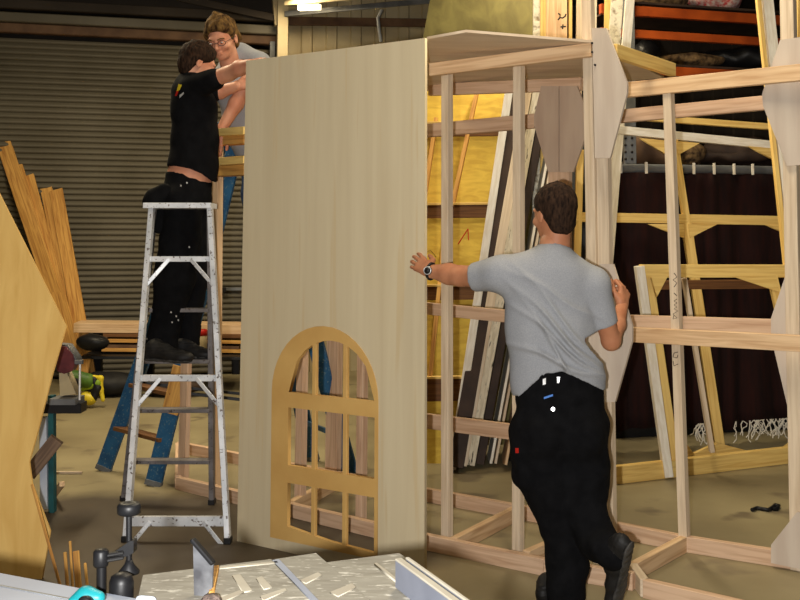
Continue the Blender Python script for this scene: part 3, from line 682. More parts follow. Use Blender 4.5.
tr.chain([(V(183, 200, Y1-.05), .115), (V(180, 240, Y1-.05), .115), (V(174, 280, Y1-.03), .115), (V(165, 330, Y1), .085), (V(162, 345, Y1), .09)], k=.02)
tr.chain([(V(193, 200, Y1+.08), .115), (V(193, 240, Y1+.1), .105), (V(190, 280, Y1+.12), .10), (V(187, 330, Y1+.15), .075), (V(188, 344, Y1+.15), .07)], k=.02)
tX = [V(x, 170, Y1)[0] for x in (160, 175, 190, 208, 216)]; tZ = [V(190, y, Y1-.1)[2] for y in (171, 171, 173, 180, 182)]
def f2(P, D):
    D = D+.007*vnoise(P, 9, 4)+.003*vnoise(P, 26, 2); return np.maximum(np.maximum(D, P[..., 2]-np.interp(P[..., 0], tX, tZ)), V(170, 352, Y1)[2]-P[..., 2])
tr.mods.append(f2); tr1 = np_mesh('trousers', [tr.mesh(.009)], black_cloth, M1)
hl = PY(146, 362, 6.04); hl.z = zt_; te = PY(189, 366, 5.92); te.z = zt_; shoe('boot', hl, te, boot_m, M1, sc=1.15, ankle=V(161, 345, 6.1))
hl = PY(176, 358, 6.22); hl.z = zt_; te = PY(208, 357, 6.14); te.z = zt_; shoe('boot', hl, te, boot_m, M1, sc=1.05, ankle=V(186, 344, 6.25))
pb = SDF(.03); pb.chain([(V(164, 192, 6.0), .05), (V(153, 200, 6.0), .055), (V(147, 203, 6.0), .02)], .7); np_mesh('tool_pouch', [pb.mesh(.008)], black_cloth, M1)
pb = SDF(.03); pb.chain([(V(161, 205, 6.02), .04), (V(159, 228, 6.02), .035)], .6); np_mesh('hanging_pocket', [pb.mesh(.008)], black_cloth, M1)
stick('shirt_logo', shirt1, [(179, 84), (182, 85), (180, 90), (177, 92)], yel, M1); stick('shirt_logo', shirt1, [(177, 91), (179, 91), (177, 96), (175.5, 96)], red, M1); stick('shirt_logo', shirt1, [(180, 95), (184, 92), (184, 94), (180, 98)], silver, M1)
for x, y in ((187, 183), (181, 186), (172, 322), (176, 316), (178, 320), (189, 247), (171, 312), (147, 339)): stick('paint_fleck', tr1, [(x-.9, y), (x, y-1.1), (x+.9, y), (x, y+1.1)], silver, M1)

# ---- the man with glasses behind the panel top ----
M2 = thing('person', PY(262, 330, 6.75), 'fair-haired man with glasses in grey t-shirt, leaning over the panel top on the blue ladder', 'person')
Y2 = 6.32
hM2 = yawM(V(222, 39, Y2), (-.16, -1), .46, .10)
nk = V(232, 70, Y2+.12); hs2 = head_sdf(hM2, 1.06, nk); bd = SDF(.03)
bd.chain([(nk, .06), (V(242, 88, Y2+.24), .09), (V(250, 130, 6.66), .11), (V(262, 160, 6.74), .12), (V(264, 180, 6.75), .13)], .8)
wA, eA, sA = V(221, 130, 6.30), V(243, 90, 6.32), V(222, 82, 6.5); wB, eB, sB = V(264, 76, 6.1), V(263, 72, 6.28), V(252, 70, 6.5)
bd.chain([(sA, .055), (eA, .045), (V(236, 104, 6.31), .045), (wA, .03)], k=.02); bd.chain([(sB, .055), (eB, .043), (wB, .03)], k=.02)
bd.chain([(V(258, 190, 6.72), .085), (V(262, 250, 6.66), .06), (V(262, 320, 6.75), .045)]); bd.chain([(V(278, 190, 6.75), .085), (V(282, 250, 6.7), .06), (V(282, 320, 6.78), .045)])
hA = hand(wA, (-.3, 0, -1), (0, -1, 0), (1, 0, 0), (.4, .4, .4, .4), .3); hB = hand(wB, (.1, -1, .2), (0, 0, 1), (-1, 0, 0), (.4, .4, .4, .4), .3)
b2 = np_mesh('body', [bd.mesh(.008), hs2.mesh(.004), hA, hB], skin, M2)
hair('hair', hM2, hair_lt, M2, 1.06, .014, hl=([-.1, -.05, -.02, .02, .05, .075, .1], [-.09, -.08, -.04, -.015, .035, .062, .072]), thick=.020, seed=8, fs=34, h=.004)
sh = SDF(.04); sh.chain([(V(234, 70, Y2+.18), .10), (V(240, 86, Y2+.18), .155), (V(250, 130, 6.62), .15), (V(262, 160, 6.72), .145), (V(266, 185, 6.75), .15)], .75)
sh.cone(V(222, 80, 6.45), V(238, 90, 6.38), .08, .062); sh.cone(V(240, 60, 6.52), V(256, 66, 6.46), .11, .09); sh.cone(V(256, 66, 6.46), V(264, 72, 6.32), .085, .066)
n2 = np.array(V(222, 52, Y2-.06))
sh.mods.append(lambda P, D: np.maximum(np.maximum(D+.005*vnoise(P, 12, 2), -(np.linalg.norm(P-n2, axis=-1)-.095)), np.maximum(V(262, 172, 6.7)[2]-P[..., 2], -1)))
np_mesh('t_shirt', [sh.mesh(.008)], grey_shirt, M2)
tr = SDF(.04); tr.chain([(V(264, 172, 6.74), .145), (V(266, 192, 6.74), .15)], .8); tr.chain([(V(259, 195, 6.72), .11), (V(262, 250, 6.66), .08), (V(262, 316, 6.75), .07)]); tr.chain([(V(277, 195, 6.75), .11), (V(282, 250, 6.7), .08), (V(282, 316, 6.78), .07)])
np_mesh('trousers', [tr.mesh(.011)], jean, M2)
for x in (262, 282): 
    p = PY(x, 332, 6.75); shoe('boot', p+Vector((0, .1, 0)), p+Vector((0, -.16, 0)), boot_m, M2)
hM2 = hM2 @ Matrix.Scale(1.06, 4)
gl = tube('spectacles', [[hM2 @ Vector((q*.036+.021*math.cos(a), .118-abs(q*.036+.021*math.cos(a))*.28, .001+.015*math.sin(a))) for a in [i*math.pi/8 for i in range(17)]] for q in (-1, 1)] + [[hM2 @ Vector((-.015, .116, .004)), hM2 @ Vector((.015, .116, .004))]] + [[hM2 @ Vector((q*.058, .104, .004)), hM2 @ Vector((q*.088, .0, .006))] for q in (-1, 1)], .0019, glass_frame, M2)
for q in (-1, 1):
    ey = SDF(.002); ey.ell(hM2 @ Vector((q*.034, .096, .002)), (.008, .009, .0035)); np_mesh('eye', [ey.mesh(.002)], eye_w, M2)
    pu = SDF(.002); pu.ell(hM2 @ Vector((q*.033, .1025, -.0005)), (.004, .004, .0032)); np_mesh('pupil', [pu.mesh(.0015)], ink, M2)
    tube('eyebrow', [hM2 @ Vector((q*x, y, z)) for x, y, z in ((.016, .109, .021), (.034, .104, .027), (.052, .092, .022))], .0035, hair_lt, M2)

# =====================================================================
# STACKED FLATS AND BOARDS BEHIND THE FRAME
# =====================================================================
YPn = Vector((0, -.94, .34)).normalized(); yp = (Vector((0, 7.35, 0)), YPn); ypf = (Vector((0, 7.35, 0))+YPn*.06, YPn)
YF = thing('stage_flat', (-.1, 7.35, 0), 'bright yellow stage flat with shade-brown battens and a red pen mark, leaning behind the frame', 'stage flat', None)
plate('sheet', [PP(x, y, yp) for x, y in ((390, 476), (449, 476), (472, 330), (492, 195), (510, 82), (392, 86))], .012, ply_yel, YF)
for a, b_ in (((477, 92), (452, 208)), ((436, 120), (423, 208)), ((447, 212), (430, 380))): beam('stud', PP(*a, ypf), PP(*b_, ypf), .03, .10, plank_m, YF, up=(1, 0, 0))
for y, x1 in ((134, 505), (215, 492), (296, 480), (392, 466)):
    a, b_ = PP(395, y, yp), PP(x1, y-1, yp); o1 = YPn*.06; beam('batten', a+o1, b_+o1, .1 if y != 392 else .16, .03, brown_face, YF); o2 = YPn*.065+Vector((0, -.01, .055 if y != 392 else .085)); beam('batten_edge', a+o2, b_+o2, .018, .05, pine_yel, YF)  # brown colour stands for the shaded underside of each batten
strokes('pen_mark', [[(458, 244), (468, 229)], [(468, 229), (468.5, 240)]], (yp[0]+YPn*.004, YPn), .004, red_ink, YF); strokes('pen_mark', [[(424, 254), (430, 250), (434, 254), (436, 257)]], (yp[0]+YPn*.004, YPn), .0015, ink, YF)
def slab(name, lab, cat, p, q, wpx, Y0, Y1, m, dep=.5, group=None, rot=.25):
    a = PY(p[0], p[1], Y1); g = G(*q); a = PY(p[0], p[1], g.y+Y1-Y0 if Y0 else Y1); wm = wpx*g.y/F
    d = (a-g).normalized(); o = beam(name, g+Vector((0, dep/2, .0)), a+Vector((0, dep/2, 0)), wm, dep, m, None, up=(1, -rot*0, 0)); return setp(o, lab, cat, group)
LG = 'flats leaning in the stack behind the frame'
slab('leaning_flat', 'pale-edged flat beside the yellow stage flat, first of the leaning stack', 'stage flat', (510, 84), (452, 470), 8, 0, 7.2, white_edge, .03, LG)
slab('leaning_flat', 'wide dark brown flat in the leaning stack, next to the pale-edged one', 'stage flat', (523, 84), (456, 474), 15, 0, 7.6, dark_brown, .4, LG)
slab('leaning_flat', 'plain tan-edged flat in the leaning stack, right of the wide dark one', 'stage flat', (530, 84), (462, 473), 9.5, 0, 7.55, pine_pale, .5, LG)
slab('leaning_flat', 'whitish flat edge speckled with black marks in the leaning stack', 'stage flat', (540, 84), (470, 471), 9.5, 0, 7.5, speckled, .5, LG)
slab('leaning_flat', 'narrow dark brown flat right of the black-speckled edge', 'stage flat', (549, 84), (480, 469), 8, 0, 7.5, dark_brown, .5, LG)
slab('leaning_flat', 'thin light strip edge, left one of the close pair in the leaning stack', 'stage flat', (562, 84), (491, 468), 2.6, 0, 7.5, white_edge, .5, LG)
slab('leaning_flat', 'thin light strip edge, right one of the close pair in the leaning stack', 'stage flat', (567, 84), (495.5, 468), 2.6, 0, 7.5, pine_pale, .5, LG)
slab('leaning_flat', 'thin pale flat edge just left of the hip of the man in grey', 'stage flat', (570, 130), (506, 472), 2.6, 0, 7.5, pine, .5, LG)
slab('leaning_flat', 'black sheet standing last in the leaning stack', 'stage flat', (590, 110), (517, 470), 13, 0, 7.9, black, .5, LG)
def vboard(lab, x0, x1, ybot, ytop, Y, m, dx=0, th=.05, name='upright_board', cat='board'):
    a = PY((x0+x1)/2, ybot, Y); b = PY((x0+x1)/2+dx, ytop, Y+.15); return setp(beam(name, a, b, (x1-x0)*Y/F, th, m, None, up=(1, 0, 0)), lab, cat)
# big olive sheet
op = (Vector((0, 7.9, 0)), Vector((0, -.985, .17)).normalized())
setp(plate('plywood_sheet', [PP(x, y, op) for x, y in ((395, 445), (560, 445), (541, -40), (441, -40), (430, 0), (419, 60))], .018, ply_olive), 'large olive-green plywood sheet leaning behind the frame, its top above the roof sheet', 'plywood')
B = [('rough white-foam edged board left of the marked pine board', 531, 540, 445, -30, 7.75, white_rough, 2), ('thin yellow board edge beside the rough white edge', 540, 545.5, 445, -30, 7.72, pine_yel, 0),
     ('wide pine board with the black pen marking', 546, 568, 445, -30, 7.8, pine, -1), ('thin yellow edge right of the marked pine board', 568, 571, 445, -30, 7.74, pine_yel, 1), ('tan board edge between the yellow edge and the black sheet', 571, 577, 445, -30, 7.82, pine_pale, 6),
     ('white board edge leaning just left of the tall gusset post', 583, 591, 440, -30, 7.7, white_edge, 6)]
for lab, x0, x1, yb, yt, Y, m, dx in B: 
    yb = 245+1575/Y*1.0+4
    o = vboard(lab, x0, x1, yb-1, yt, Y, m, dx)
    if 'marking' in lab: mk = o
bp_ = PY(560, 20, 7.76); strokes('pen_marking', [[(558, 13.5), (560, 14.5), (560, 17.5), (562.5, 18), (565, 16.5), (566, 14)], [(558, 20), (560, 17.5)], [(563, 24.5), (562.5, 29)], [(560.5, 27), (566, 26.5)]], (bp_+Vector((0, .04, 0)), Vector((0, -1, 0))), .006, ink, mk)
setp(vboard('', 575, 586, 440, -30, 7.95, black, 6), 'black sheet edge between two pale boards above the roof sheet', 'board')
setp(vboard('', 598, 604, 440, -20, 7.6, pine_yel, 7), 'yellow board edge just right of the gusset post top', 'board')
pt = vboard('', 584, 596, 452, -20, 7.55, white_rough, 28); setp(pt, 'white board edge covered in black scribbles right of the gusset post', 'board')
pq = (PY(617, 20, 7.51)+Vector((0, .1, 0)), Vector((0, -1, 0)))
setp(vboard('', 588, 597, 453, -20, 7.45, white_edge, 39), 'white leaning board in front of the orange rack beams', 'board')
setp(beam('leaning_board', PY(765, -20, 7.6), PY(801, 330, 6.9), .075, .06, white_edge, None, up=(1, 0, 0)), 'white-edged board leaning to the left in front of the orange rack', 'board')
setp(beam('leaning_board', PY(756, -20, 7.58), PY(793, 330, 6.88), .03, .05, pine_yel, None, up=(1, 0, 0)), 'yellow-edged board leaning to the left alongside the white-edged one', 'board')
setp(beam('leaning_board', PY(801, -20, 6.4), PY(799, 200, 6.3), .05, .05, pine_yel, None, up=(1, 0, 0)), 'yellow board at the right edge behind the tall end post', 'board')

# pine frames with corner brackets, leaning against each other on the right
FB = thing('bracketed_frame', G(700, 462), 'tall yellow pine frame with angled corner brackets, its white-edged top rail below the orange rack', 'frame')
fb = (Vector((0, 7.35, 0)), Vector((.15, -1, .0)).normalized())
def fbeam(par, p, q, w_, m, pl, t=.05, up=(0, 0, 1), name='rail'): return beam(name, PP(*p, pl), PP(*q, pl), w_, t, m, par, up=up)
fbeam(FB, (648, 118), (772, 127), .045, pine_yel, off(fb, -.1)); fbeam(FB, (616, 130), (779, 146), .06, white_edge, fb); fbeam(FB, (574, 217), (792, 221), .068, pine_yel, fb)
fbeam(FB, (674, 140), (687, 225), .05, pine_yel, fb, up=(1, 0, 0), name='stile'); fbeam(FB, (686, 222), (722, 462), .07, pine_yel, fb, up=(1, 0, 0), name='stile'); fbeam(FB, (781, 150), (800, 330), .06, pine_yel, fb, up=(1, 0, 0), name='stile'); fbeam(FB, (580, 150), (576, 300), .05, pine_yel, fb, up=(1, 0, 0), name='stile')
fbeam(FB, (616, 140), (616, 180), .04, pine_yel, off(fb, -.05), up=(1, 0, 0), name='stile')
fbb = off(fb, .03)
for pts in (((648, 224), (684, 224), (684, 238)), ((688, 224), (718, 224), (690, 238)), ((766, 225), (792, 225), (792, 236)), ((640, 138), (672, 141), (672, 158)), ((676, 141), (700, 143), (678, 155)), ((748, 146), (780, 149), (784, 165))):
    plate('corner_bracket', [PP(x, y, fbb) for x, y in pts], .03, pine_yel, FB)
FC = thing('bracketed_frame', G(700, 475), 'shorter yellow pine frame with a white left leg, in front of the taller bracketed frame', 'frame')
fc = (G(668, 478), Vector((.12, -1, .0)).normalized())
fbeam(FC, (640, 271), (792, 271), .085, pine_yel, fc); fbeam(FC, (639, 266), (668, 476), .055, white_edge, fc, t=.09, up=(1, 0, 0), name='leg'); fbeam(FC, (649, 277), (676, 466), .05, pine_yel, off(fc, -.05), up=(1, 0, 0), name='leg')
fbeam(FC, (772, 276), (812, 450), .06, pine_yel, fc, up=(1, 0, 0), name='leg'); fbeam(FC, (684, 278), (712, 452), .03, pine_pale, off(fc, -.05), up=(1, 0, 0), name='leg')
fbeam(FC, (660, 285), (768, 284), .06, brown_face, off(fc, -.12))
for pts in (((651, 276), (668, 276), (657, 297)), ((732, 276), (776, 276), (779, 292))): plate('corner_bracket', [PP(x, y, off(fc, .03)) for x, y in pts], .03, pine_yel, FC)
a, b_ = G(612, 484), G(812, 460); a.z = b_.z = .055; beam('base_rail', a, b_, .11, .05, pine_yel, FC)
q = vplane(G(612, 476), G(812, 452)); q = (q[0], q[1] if q[1].y < 0 else -q[1])
for pts in (((676, 462), (718, 443), (776, 458)), ((770, 460), (795, 440), (812, 448), (812, 456)), ((618, 466), (664, 461), (664, 470)), ((684, 440), (676, 455), (700, 462))): plate('corner_bracket', [PP(x, y, q) for x, y in pts], .03, pine_yel, FC)

# curtain on a rod with hooks, ragged fringe
CA = PY(606, 168, 7.75); CB = PY(812, 171, 8.35); cz = CA.z
CU = thing('curtain', ((CA.x+CB.x)/2, (CA.y+CB.y)/2, 0), 'dark maroon curtain hung from a grey rod with light hooks, ragged below', 'curtain')
tube('rod', [CA+Vector((-.1, 0, 0)), CB], .035, grey_steel, CU)
bm = bmesh.new(); n = 120; rows = 16; g = []
for j in range(rows+1):
    r = []
    for i in range(n+1):
        u = i/n; p = CA.lerp(CB, u); z = p.z-.03-(p.z-.16-.03*math.sin(u*9))*j/rows; dpt = .03*math.sin(u*60+math.sin(u*13)*2)*(.4+.6*j/rows)+.02*math.sin(u*23); r.append(bm.verts.new((p.x, p.y+dpt, z)))
    g.append(r)
for j in range(rows):
    for i in range(n): bm.faces.new((g[j][i], g[j][i+1], g[j+1][i+1], g[j+1][i]))
cl = link('cloth', bm_mesh(bm), maroon, CU, None, True); sm = cl.modifiers.new('s', 'SOLIDIFY'); sm.thickness = .006
for x in (619, 643, 666, 689, 709, 729, 748, 771, 792):
    u = (x-606)/206; p = CA.lerp(CB, u)+Vector((0, -.04, .01)); beam('hook', p+Vector((0, 0, .035)), p-Vector((0, 0, .05)), .02, .012, white_edge, CU, up=(1, 0, 0))
st = []
for i in range(70):
    x = random.choice((random.uniform(688, 705), random.uniform(720, 792), random.uniform(735, 792))); u = (x-606)/206; p = CA.lerp(CB, u); p.z = .17; p.y -= .05; ch = [p.copy()]
    for k in range(4): p = p+Vector((random.uniform(-.03, .03), random.uniform(-.01, .01), -random.uniform(.01, .05))); p.z = max(p.z, .01); ch.append(p.copy())
    st.append(ch)
fr = tube('fringe', st, .004, white_edge, CU, seg=4); fr['kind'] = 'stuff'
# pallet racking
RK = thing('pallet_rack', (3.2, 9.4, 0), 'orange and grey pallet rack behind the maroon curtain', 'rack')
ra = lambda x, y: PP(x, y, (PY(640, 30, 8.9), Vector((.27, -1, 0)).normalized()))
for (x0, y0, x1, y1, h) in ((600, 9, 830, 24, .085), (600, 32, 830, 46, .07), (600, 68, 830, 80, .08), (600, 172, 830, 176, .08)): beam('beam', ra(x0, y0), ra(x1, y1), h, .05, orange, RK)
kb0 = ra(600, 50); kb1 = ra(850, 50); beam('under_shelf_dark', Vector((kb0.x, kb0.y-.5, .22)), Vector((kb1.x, kb1.y-.5, .22)), .44, .04, black, RK)  # black board added to stand for the darkness under the rack shelf
for x in (628, 850):
    a = ra(x, 60); beam('upright', Vector((a.x, a.y-.03, 0)), Vector((a.x, a.y-.03, 4)), .10, .06, grey_steel, RK, up=(1, 0, 0))
    if x == 628:
        for y in range(138, 166, 7):
            for xx in (625.5, 632): c = PP(xx, y, (Vector((a.x, a.y-.062, 0)), Vector((0, -1, 0)))); lathe('slot', [(.012, 0), (.012, .002)], ink, RK, frame_of((1, 0, 0), (0, -1, 0), c), 8)
for z in (ra(640, 9).z, ra(640, 70).z, ra(640, 172).z):
    a = ra(600, 50); b_ = ra(850, 50); a.z = b_.z = z+.05; beam('shelf_board', a+Vector((.1, .5, 0)), b_+Vector((.1, .5, 0)), .02, .95, dark_brown, RK)
def on_shelf(x, y): return ra(x, y)+Vector((.03, .35, 0))
plaid = mat('red_check', (170, 60, 62), (196, 178, 170), (1, 1, 1), 30, rough=.9)
net = mat('mottled_cloth', (150, 120, 80), (60, 44, 32), (1, 1, 1), 22, rough=.9)
for (x, y, r, m, lab, sd) in ((722, 8, (.26, .2, .14), plaid, 'red and white checked cloth bundle on the top rack shelf', 1), (660, 4, (.3, .25, .1), net, 'grey mottled bundle on the top rack shelf left of the checked cloth', 2),
        (694, 152, (.15, .15, .13), net, 'beige mottled bag resting just above the curtain rod', 3), (655, 150, (.26, .2, .17), rust, 'reddish brown bundle above the curtain rod beside the rack upright', 4), (745, 150, (.36, .25, .15), dark_brown, 'dark bundle above the curtain rod, right of the mottled bag', 5),
        (690, 98, (.35, .25, .07), net, 'rolled netting under the upper frame rail', 6), (760, 58, (.5, .25, .13), black, 'long black bundle on the middle rack shelf', 7), (650, 52, (.12, .2, .14), black, 'small black bag at the left of the middle rack shelf', 8), (745, 128, (.4, .25, .10), dark_brown, 'dark folded cloth behind the white-edged top rail', 9)):
    o = blob('fabric_bundle', on_shelf(x, y), r, m, None, .03, 9, .02, sd); setp(o, lab, 'bundle')
    zb = min(v.co.z for v in o.data.vertices)+o.location.z; sh_z = [z+.06 for z in (ra(640, 9).z, ra(640, 70).z, ra(640, 172).z)]
    k = min(sh_z, key=lambda z: abs(z-zb)); o.location.z += k-zb
# =====================================================================
# LEFT SIDE
# =====================================================================
lp = (G(41, 579), Vector((.05, -1, .12)).normalized())
setp(plate('plywood_sheet', [PP(x, y, lp) for x, y in ((-60, 76), (0, 195), (66, 326), (52, 375), (38, 430), (29, 462), (32, 484), (50, 531), (42, 579), (-60, 579))], .018, ply_left), 'large golden plywood sheet with a pointed side, leaning at the left edge', 'plywood')
PLK = [((-4, 120), (84, 366), 11), ((14, 161), (80, 372), 11), ((27, 176), (84, 374), 10.5), ((38, 197), (84, 376), 9), ((46, 187), (88, 375), 9), ((56, 190), (92, 377), 10)]
PL = ['longest orange pine plank, leftmost of the six leaning on the shutter', 'second pine plank from the left leaning on the shutter', 'third pine plank from the left leaning on the shutter', 'shortest of the six pine planks leaning on the shutter', 'pine plank beside the rightmost one leaning on the shutter', 'rightmost of the six pine planks leaning on the shutter']
for i, ((x0, y0), (x1, y1), wp) in enumerate(PLK):
    g = G(x1+2, 389); a = PY(x0, y0, (11.86, 11.8, 11.74, 11.86, 11.8, 11.74)[i]+(x0-10)*.002); setp(beam('pine_plank', g+Vector((0, -.04*(i % 3), 0)), a, wp*1.3*11.6/F, .03, plank_m, None, up=(1, 0, 0)), PL[i], 'plank', 'planks leaning on the shutter')
# lumber rack along the shutter
LR = thing('low_lumber_bench', PY(165, 372, 11.2), 'low bench with a long light top board in front of the shutter', 'bench')
beam('top_board', PY(78, 326, 11.1), PY(262, 328, 11.4), .095, .5, pine, LR)
for x in (98, 150, 236): beam('leg', PY(x, 332, 11.35), PY(x, 374, 11.35), .08, .08, black, LR, up=(1, 0, 0))
beam('shelf', PY(90, 353, 11.05), PY(255, 354, 11.25), .03, .9, black, LR)
for i, (x0, x1, y) in enumerate(((106, 250, 334), (106, 252, 339.5), (100, 240, 345), (104, 248, 348.5))): setp(beam('lumber_board', PY(x0, y, 11.05-.02*i), PY(x1, y+1.5, 11.2), .035, .3, (brown_face, plank_m, rust, plank_m)[i], None), ['top', 'second from top', 'third from top', 'bottom'][i]+' board of the brown stack under the light bench top', 'board', 'brown boards stacked under the bench top')
for x, y, r, m, lab, sd in ((93, 342, (.17, .10, .08), black, 'black bag beside the brown board stack, next to the leaning planks', 11), (110, 360, (.33, .2, .12), boot_m, 'dark roll of cloth on the floor below the brown board stack', 12), (175, 362, (.3, .2, .08), dark_brown, 'dark bundle on the floor behind the aluminium ladder', 13)):
    o = blob('fabric_bundle', PY(x, y, 10.6), r, m, None, .02, 8, .02, sd); setp(o, lab, 'bundle')
    if sd > 11: zb = min(v.co.z for v in o.data.vertices)+o.location.z; o.location.z -= zb
p = PY(199, 350, 10.85); t = thing('paint_tin', p, 'cream paint tin with a red lid behind the ladder', 'tin'); lathe('body', [(.075, -.02), (.08, -.02), (.08, .14), (.075, .15)], cream, t, Matrix.Translation(p)); lathe('lid', [(.083, .15), (.083, .2), (.07, .21), (.02, .21)], red, t, Matrix.Translation(p))
p = G(198, 372); t = thing('wood_round', p, 'pale round offcut on the floor behind the ladder', 'offcut'); lathe('disc', [(.075, 0), (.075, .04)], pine, t, frame_of((1, 0, 0), (0, -1, .2), p+Vector((0, 0, .075))))
p = G(222, 368); setp(lathe('red_cap', [(.04, 0), (.045, .05), (.03, .09), (.01, .1)], red, None, Matrix.Translation(p)), 'small red cap on the floor left of the panel', 'cap')
# power tools on their stand
YT = 6.0
ts = thing('tool_stand', G(48, 512), 'teal and white metal stand behind the golden plywood sheet', 'stand')
a = PY(48.5, 395, YT); g_ = G(49, 512); a.y = g_.y; a = PY(48.5, 395, g_.y); beam('leg', g_+Vector((.02, 0, 0)), a+Vector((.02, 0, 0)), .03, .05, teal_dk, ts, up=(1, 0, 0)); beam('leg_face', g_+Vector((-.02, -.01, .02)), a+Vector((-.02, -.01, -.12)), .04, .04, pale, ts, up=(1, 0, 0))
beam('leg', g_+Vector((-.45, .4, 0)), a+Vector((-.35, .4, 0)), .03, .05, teal_dk, ts, up=(1, 0, 0)); beam('top_bar', PY(20, 407, g_.y), PY(84, 407, g_.y+.02), .055, .12, black, ts)
MS = thing('mitre_saw', PY(65, 400, g_.y), 'small saw with maroon guard and chrome rod on the teal stand', 'saw')
mp = (PY(65, 380, g_.y-.04), Vector((0, -1, 0)))
plate('guard', [PP(x, y, mp) for x, y in ((55, 352), (59, 346), (66, 347), (72, 355), (75, 364), (72, 371), (64, 374), (57, 371))], .07, maroon_p, MS); plate('guard_rim', [PP(x, y, (mp[0]+Vector((0, .02, 0)), mp[1])) for x, y in ((54, 350), (58, 344), (67, 345), (76, 358), (78, 364), (75, 365), (66, 349), (58, 348))], .09, grey_steel, MS)
plate('body', [PP(x, y, (mp[0]+Vector((0, .03, 0)), mp[1])) for x, y in ((59, 373), (67, 373), (76, 394), (60, 396))], .08, cream, MS); beam('base', PY(54, 400, g_.y), PY(80, 400, g_.y), .035, .16, grey_steel, MS)
tube('rod', [PY(80, 361, g_.y-.03), PY(79.5, 400, g_.y-.03)], .007, silver, MS); beam('knob', PY(75, 362, g_.y-.03), PY(83, 362, g_.y-.03), .022, .025, grey_steel, MS)
GTp = G(86, 408); GT = thing('power_tool', GTp, 'lime green and black power tool with yellow tips on the floor by the planks', 'power tool')
GY = GTp.y
for nm, ch, r, m in (('motor', [(70, 377), (88, 381)], [.075, .07], green), ('housing', [(80, 388), (98, 383)], [.035, .04], lime), ('collar', [(70, 380), (78, 381)], [.08, .08], black), ('battery', [(86, 397), (90, 399)], [.055, .06], yel), ('grip', [(93, 377), (101, 378), (101, 390), (103, 400)], [.02, .022, .022, .02], yel), ('strap', [(94, 380), (98, 388), (93, 398)], [.04, .04, .04], black)):
    s = SDF(.02); pts = [(V(x, y, GY), rr) for (x, y), rr in zip(ch, r)]; s.chain(pts); np_mesh(nm, [s.mesh(.01)], m, GT)
(beam('clamped_offcut', PY(29, 474, 5.90), PY(57, 439, 5.93), .08, .06, mat('weathered_wood', (120, 98, 80), (90, 72, 60), GX, 3), ts))['label'] = 'weathered grey-brown board'  # wood offcut clamped onto the stand, not part of its frame
setp(beam('wood_strip', G(53, 474)+Vector((0, 0, .01)), G(82, 474)+Vector((0, 0, .01)), .015, .02, pine_pale, None), 'thin pale strip on the floor left of the blue ladder', 'strip')
setp(beam('wood_offcut', G(54, 498)+Vector((0, 0, .02)), PY(62, 484, 6.1), .03, .03, pine, None), 'small pine offcut at the foot of the teal stand', 'offcut')
setp(beam('wood_strip', G(62, 592), PY(32, 484, 4.75), .012, .008, plank_m, None, up=(1, 0, 0)), 'long thin orange strip leaning against the golden sheet', 'strip')
for i, (x, yt_, w_, lab) in enumerate(((65, 552, 3, 'short thin strip, leftmost of the four upright behind the pale board'), (70, 541, 2.2, 'tallest thin strip of the four upright behind the pale board'), (76, 551, 6, 'widest strip of the four upright behind the pale board'), (85, 563, 2.5, 'shortest strip, nearest the black clamp, behind the pale board'))):
    g = G(x+3, 593); setp(beam('wood_strip', g, PY(x, yt_, g.y+.05), w_*g.y/F, .01, plank_m, None, up=(1, 0, 0)), lab, 'strip', 'strips upright behind the pale board')
# hook on the floor at right
hk = [G(752, 512), G(757, 510), G(762, 511), G(768, 512), G(772, 510), G(775, 507), G(779, 508), G(777, 511), G(773, 511)]
o = tube('iron_hook', [p+Vector((0, 0, .012)) for p in hk], .011, black); setp(o, 'small bent black iron hook lying on the concrete at right', 'hook')
# =====================================================================
# TABLE SAW IN THE FOREGROUND
# =====================================================================
TS = thing('table_saw', (-.1, 1.5, 0), 'saw bench with dusty pale boards and a grey fence across the bottom of the picture', 'saw bench')
def slabz(name, pts, z, th, m, par=TS): return plate(name, [PZ(x, y, z) for x, y in pts], th, m, par, xdir=(1, 0, 0))
slabz('table_board', [(143, 575), (271, 559), (349, 640), (366, 680), (120, 680)], .9, .04, saw_top); slabz('table_board', [(275, 559), (316, 553), (416, 640), (470, 690), (372, 690), (353, 640)], .9, .04, saw_top); slabz('table_board', [(321, 563), (399, 553), (470, 600), (560, 660), (600, 690), (480, 690), (424, 640)], .899, .04, saw_top)
slabz('seam_strip', [(272, 560), (279, 559), (357, 640), (350, 640)], .902, .004, pale_dk); slabz('edge_strip', [(374, 563), (377, 562.5), (403, 583), (400, 584)], .903, .004, dust); slabz('edge_strip', [(217, 566.5), (277, 561), (278, 562.5), (217, 568.5)], .902, .003, dust)
for pts in (((232, 575), (240, 574), (252, 590), (243, 592)), ((256, 578), (262, 576), (272, 587), (264, 589)), ((214, 600), (240, 590), (244, 592), (222, 602)), ((300, 580), (318, 572), (322, 575), (306, 583)), ((330, 592), (352, 583), (356, 587), (338, 596)), ((260, 596), (285, 588), (287, 590), (264, 600))): slabz('glue_smear', pts, .902, .002, dust)
fz = .95
lf = [PZ(395, 559, fz), PZ(451, 600, fz), PZ(530, 660, fz)]
def ftop(name, p, q, z, wd, h, m, sh=0):
    a = PZ(*p, z); b = PZ(*q, z); d = (b-a).normalized(); n = Vector((-d.y, d.x, 0)); n = n if n.x > 0 else -n
    a = a+n*(wd/2+sh); b = b+n*(wd/2+sh); a.z = b.z = z-h/2; return beam(name, a, b, h, wd, m, TS)
ftop('fence', (395, 559), (530, 658), .95, .014, .05, fence_m); ftop('fence_cap', (395, 558.5), (530, 657.5), .953, .013, .004, dust); ftop('fence', (395, 559), (530, 658), .952, .006, .045, fence_m, .02); ftop('fence_cap', (395, 558.5), (530, 657.5), .955, .007, .004, dust, .0195)
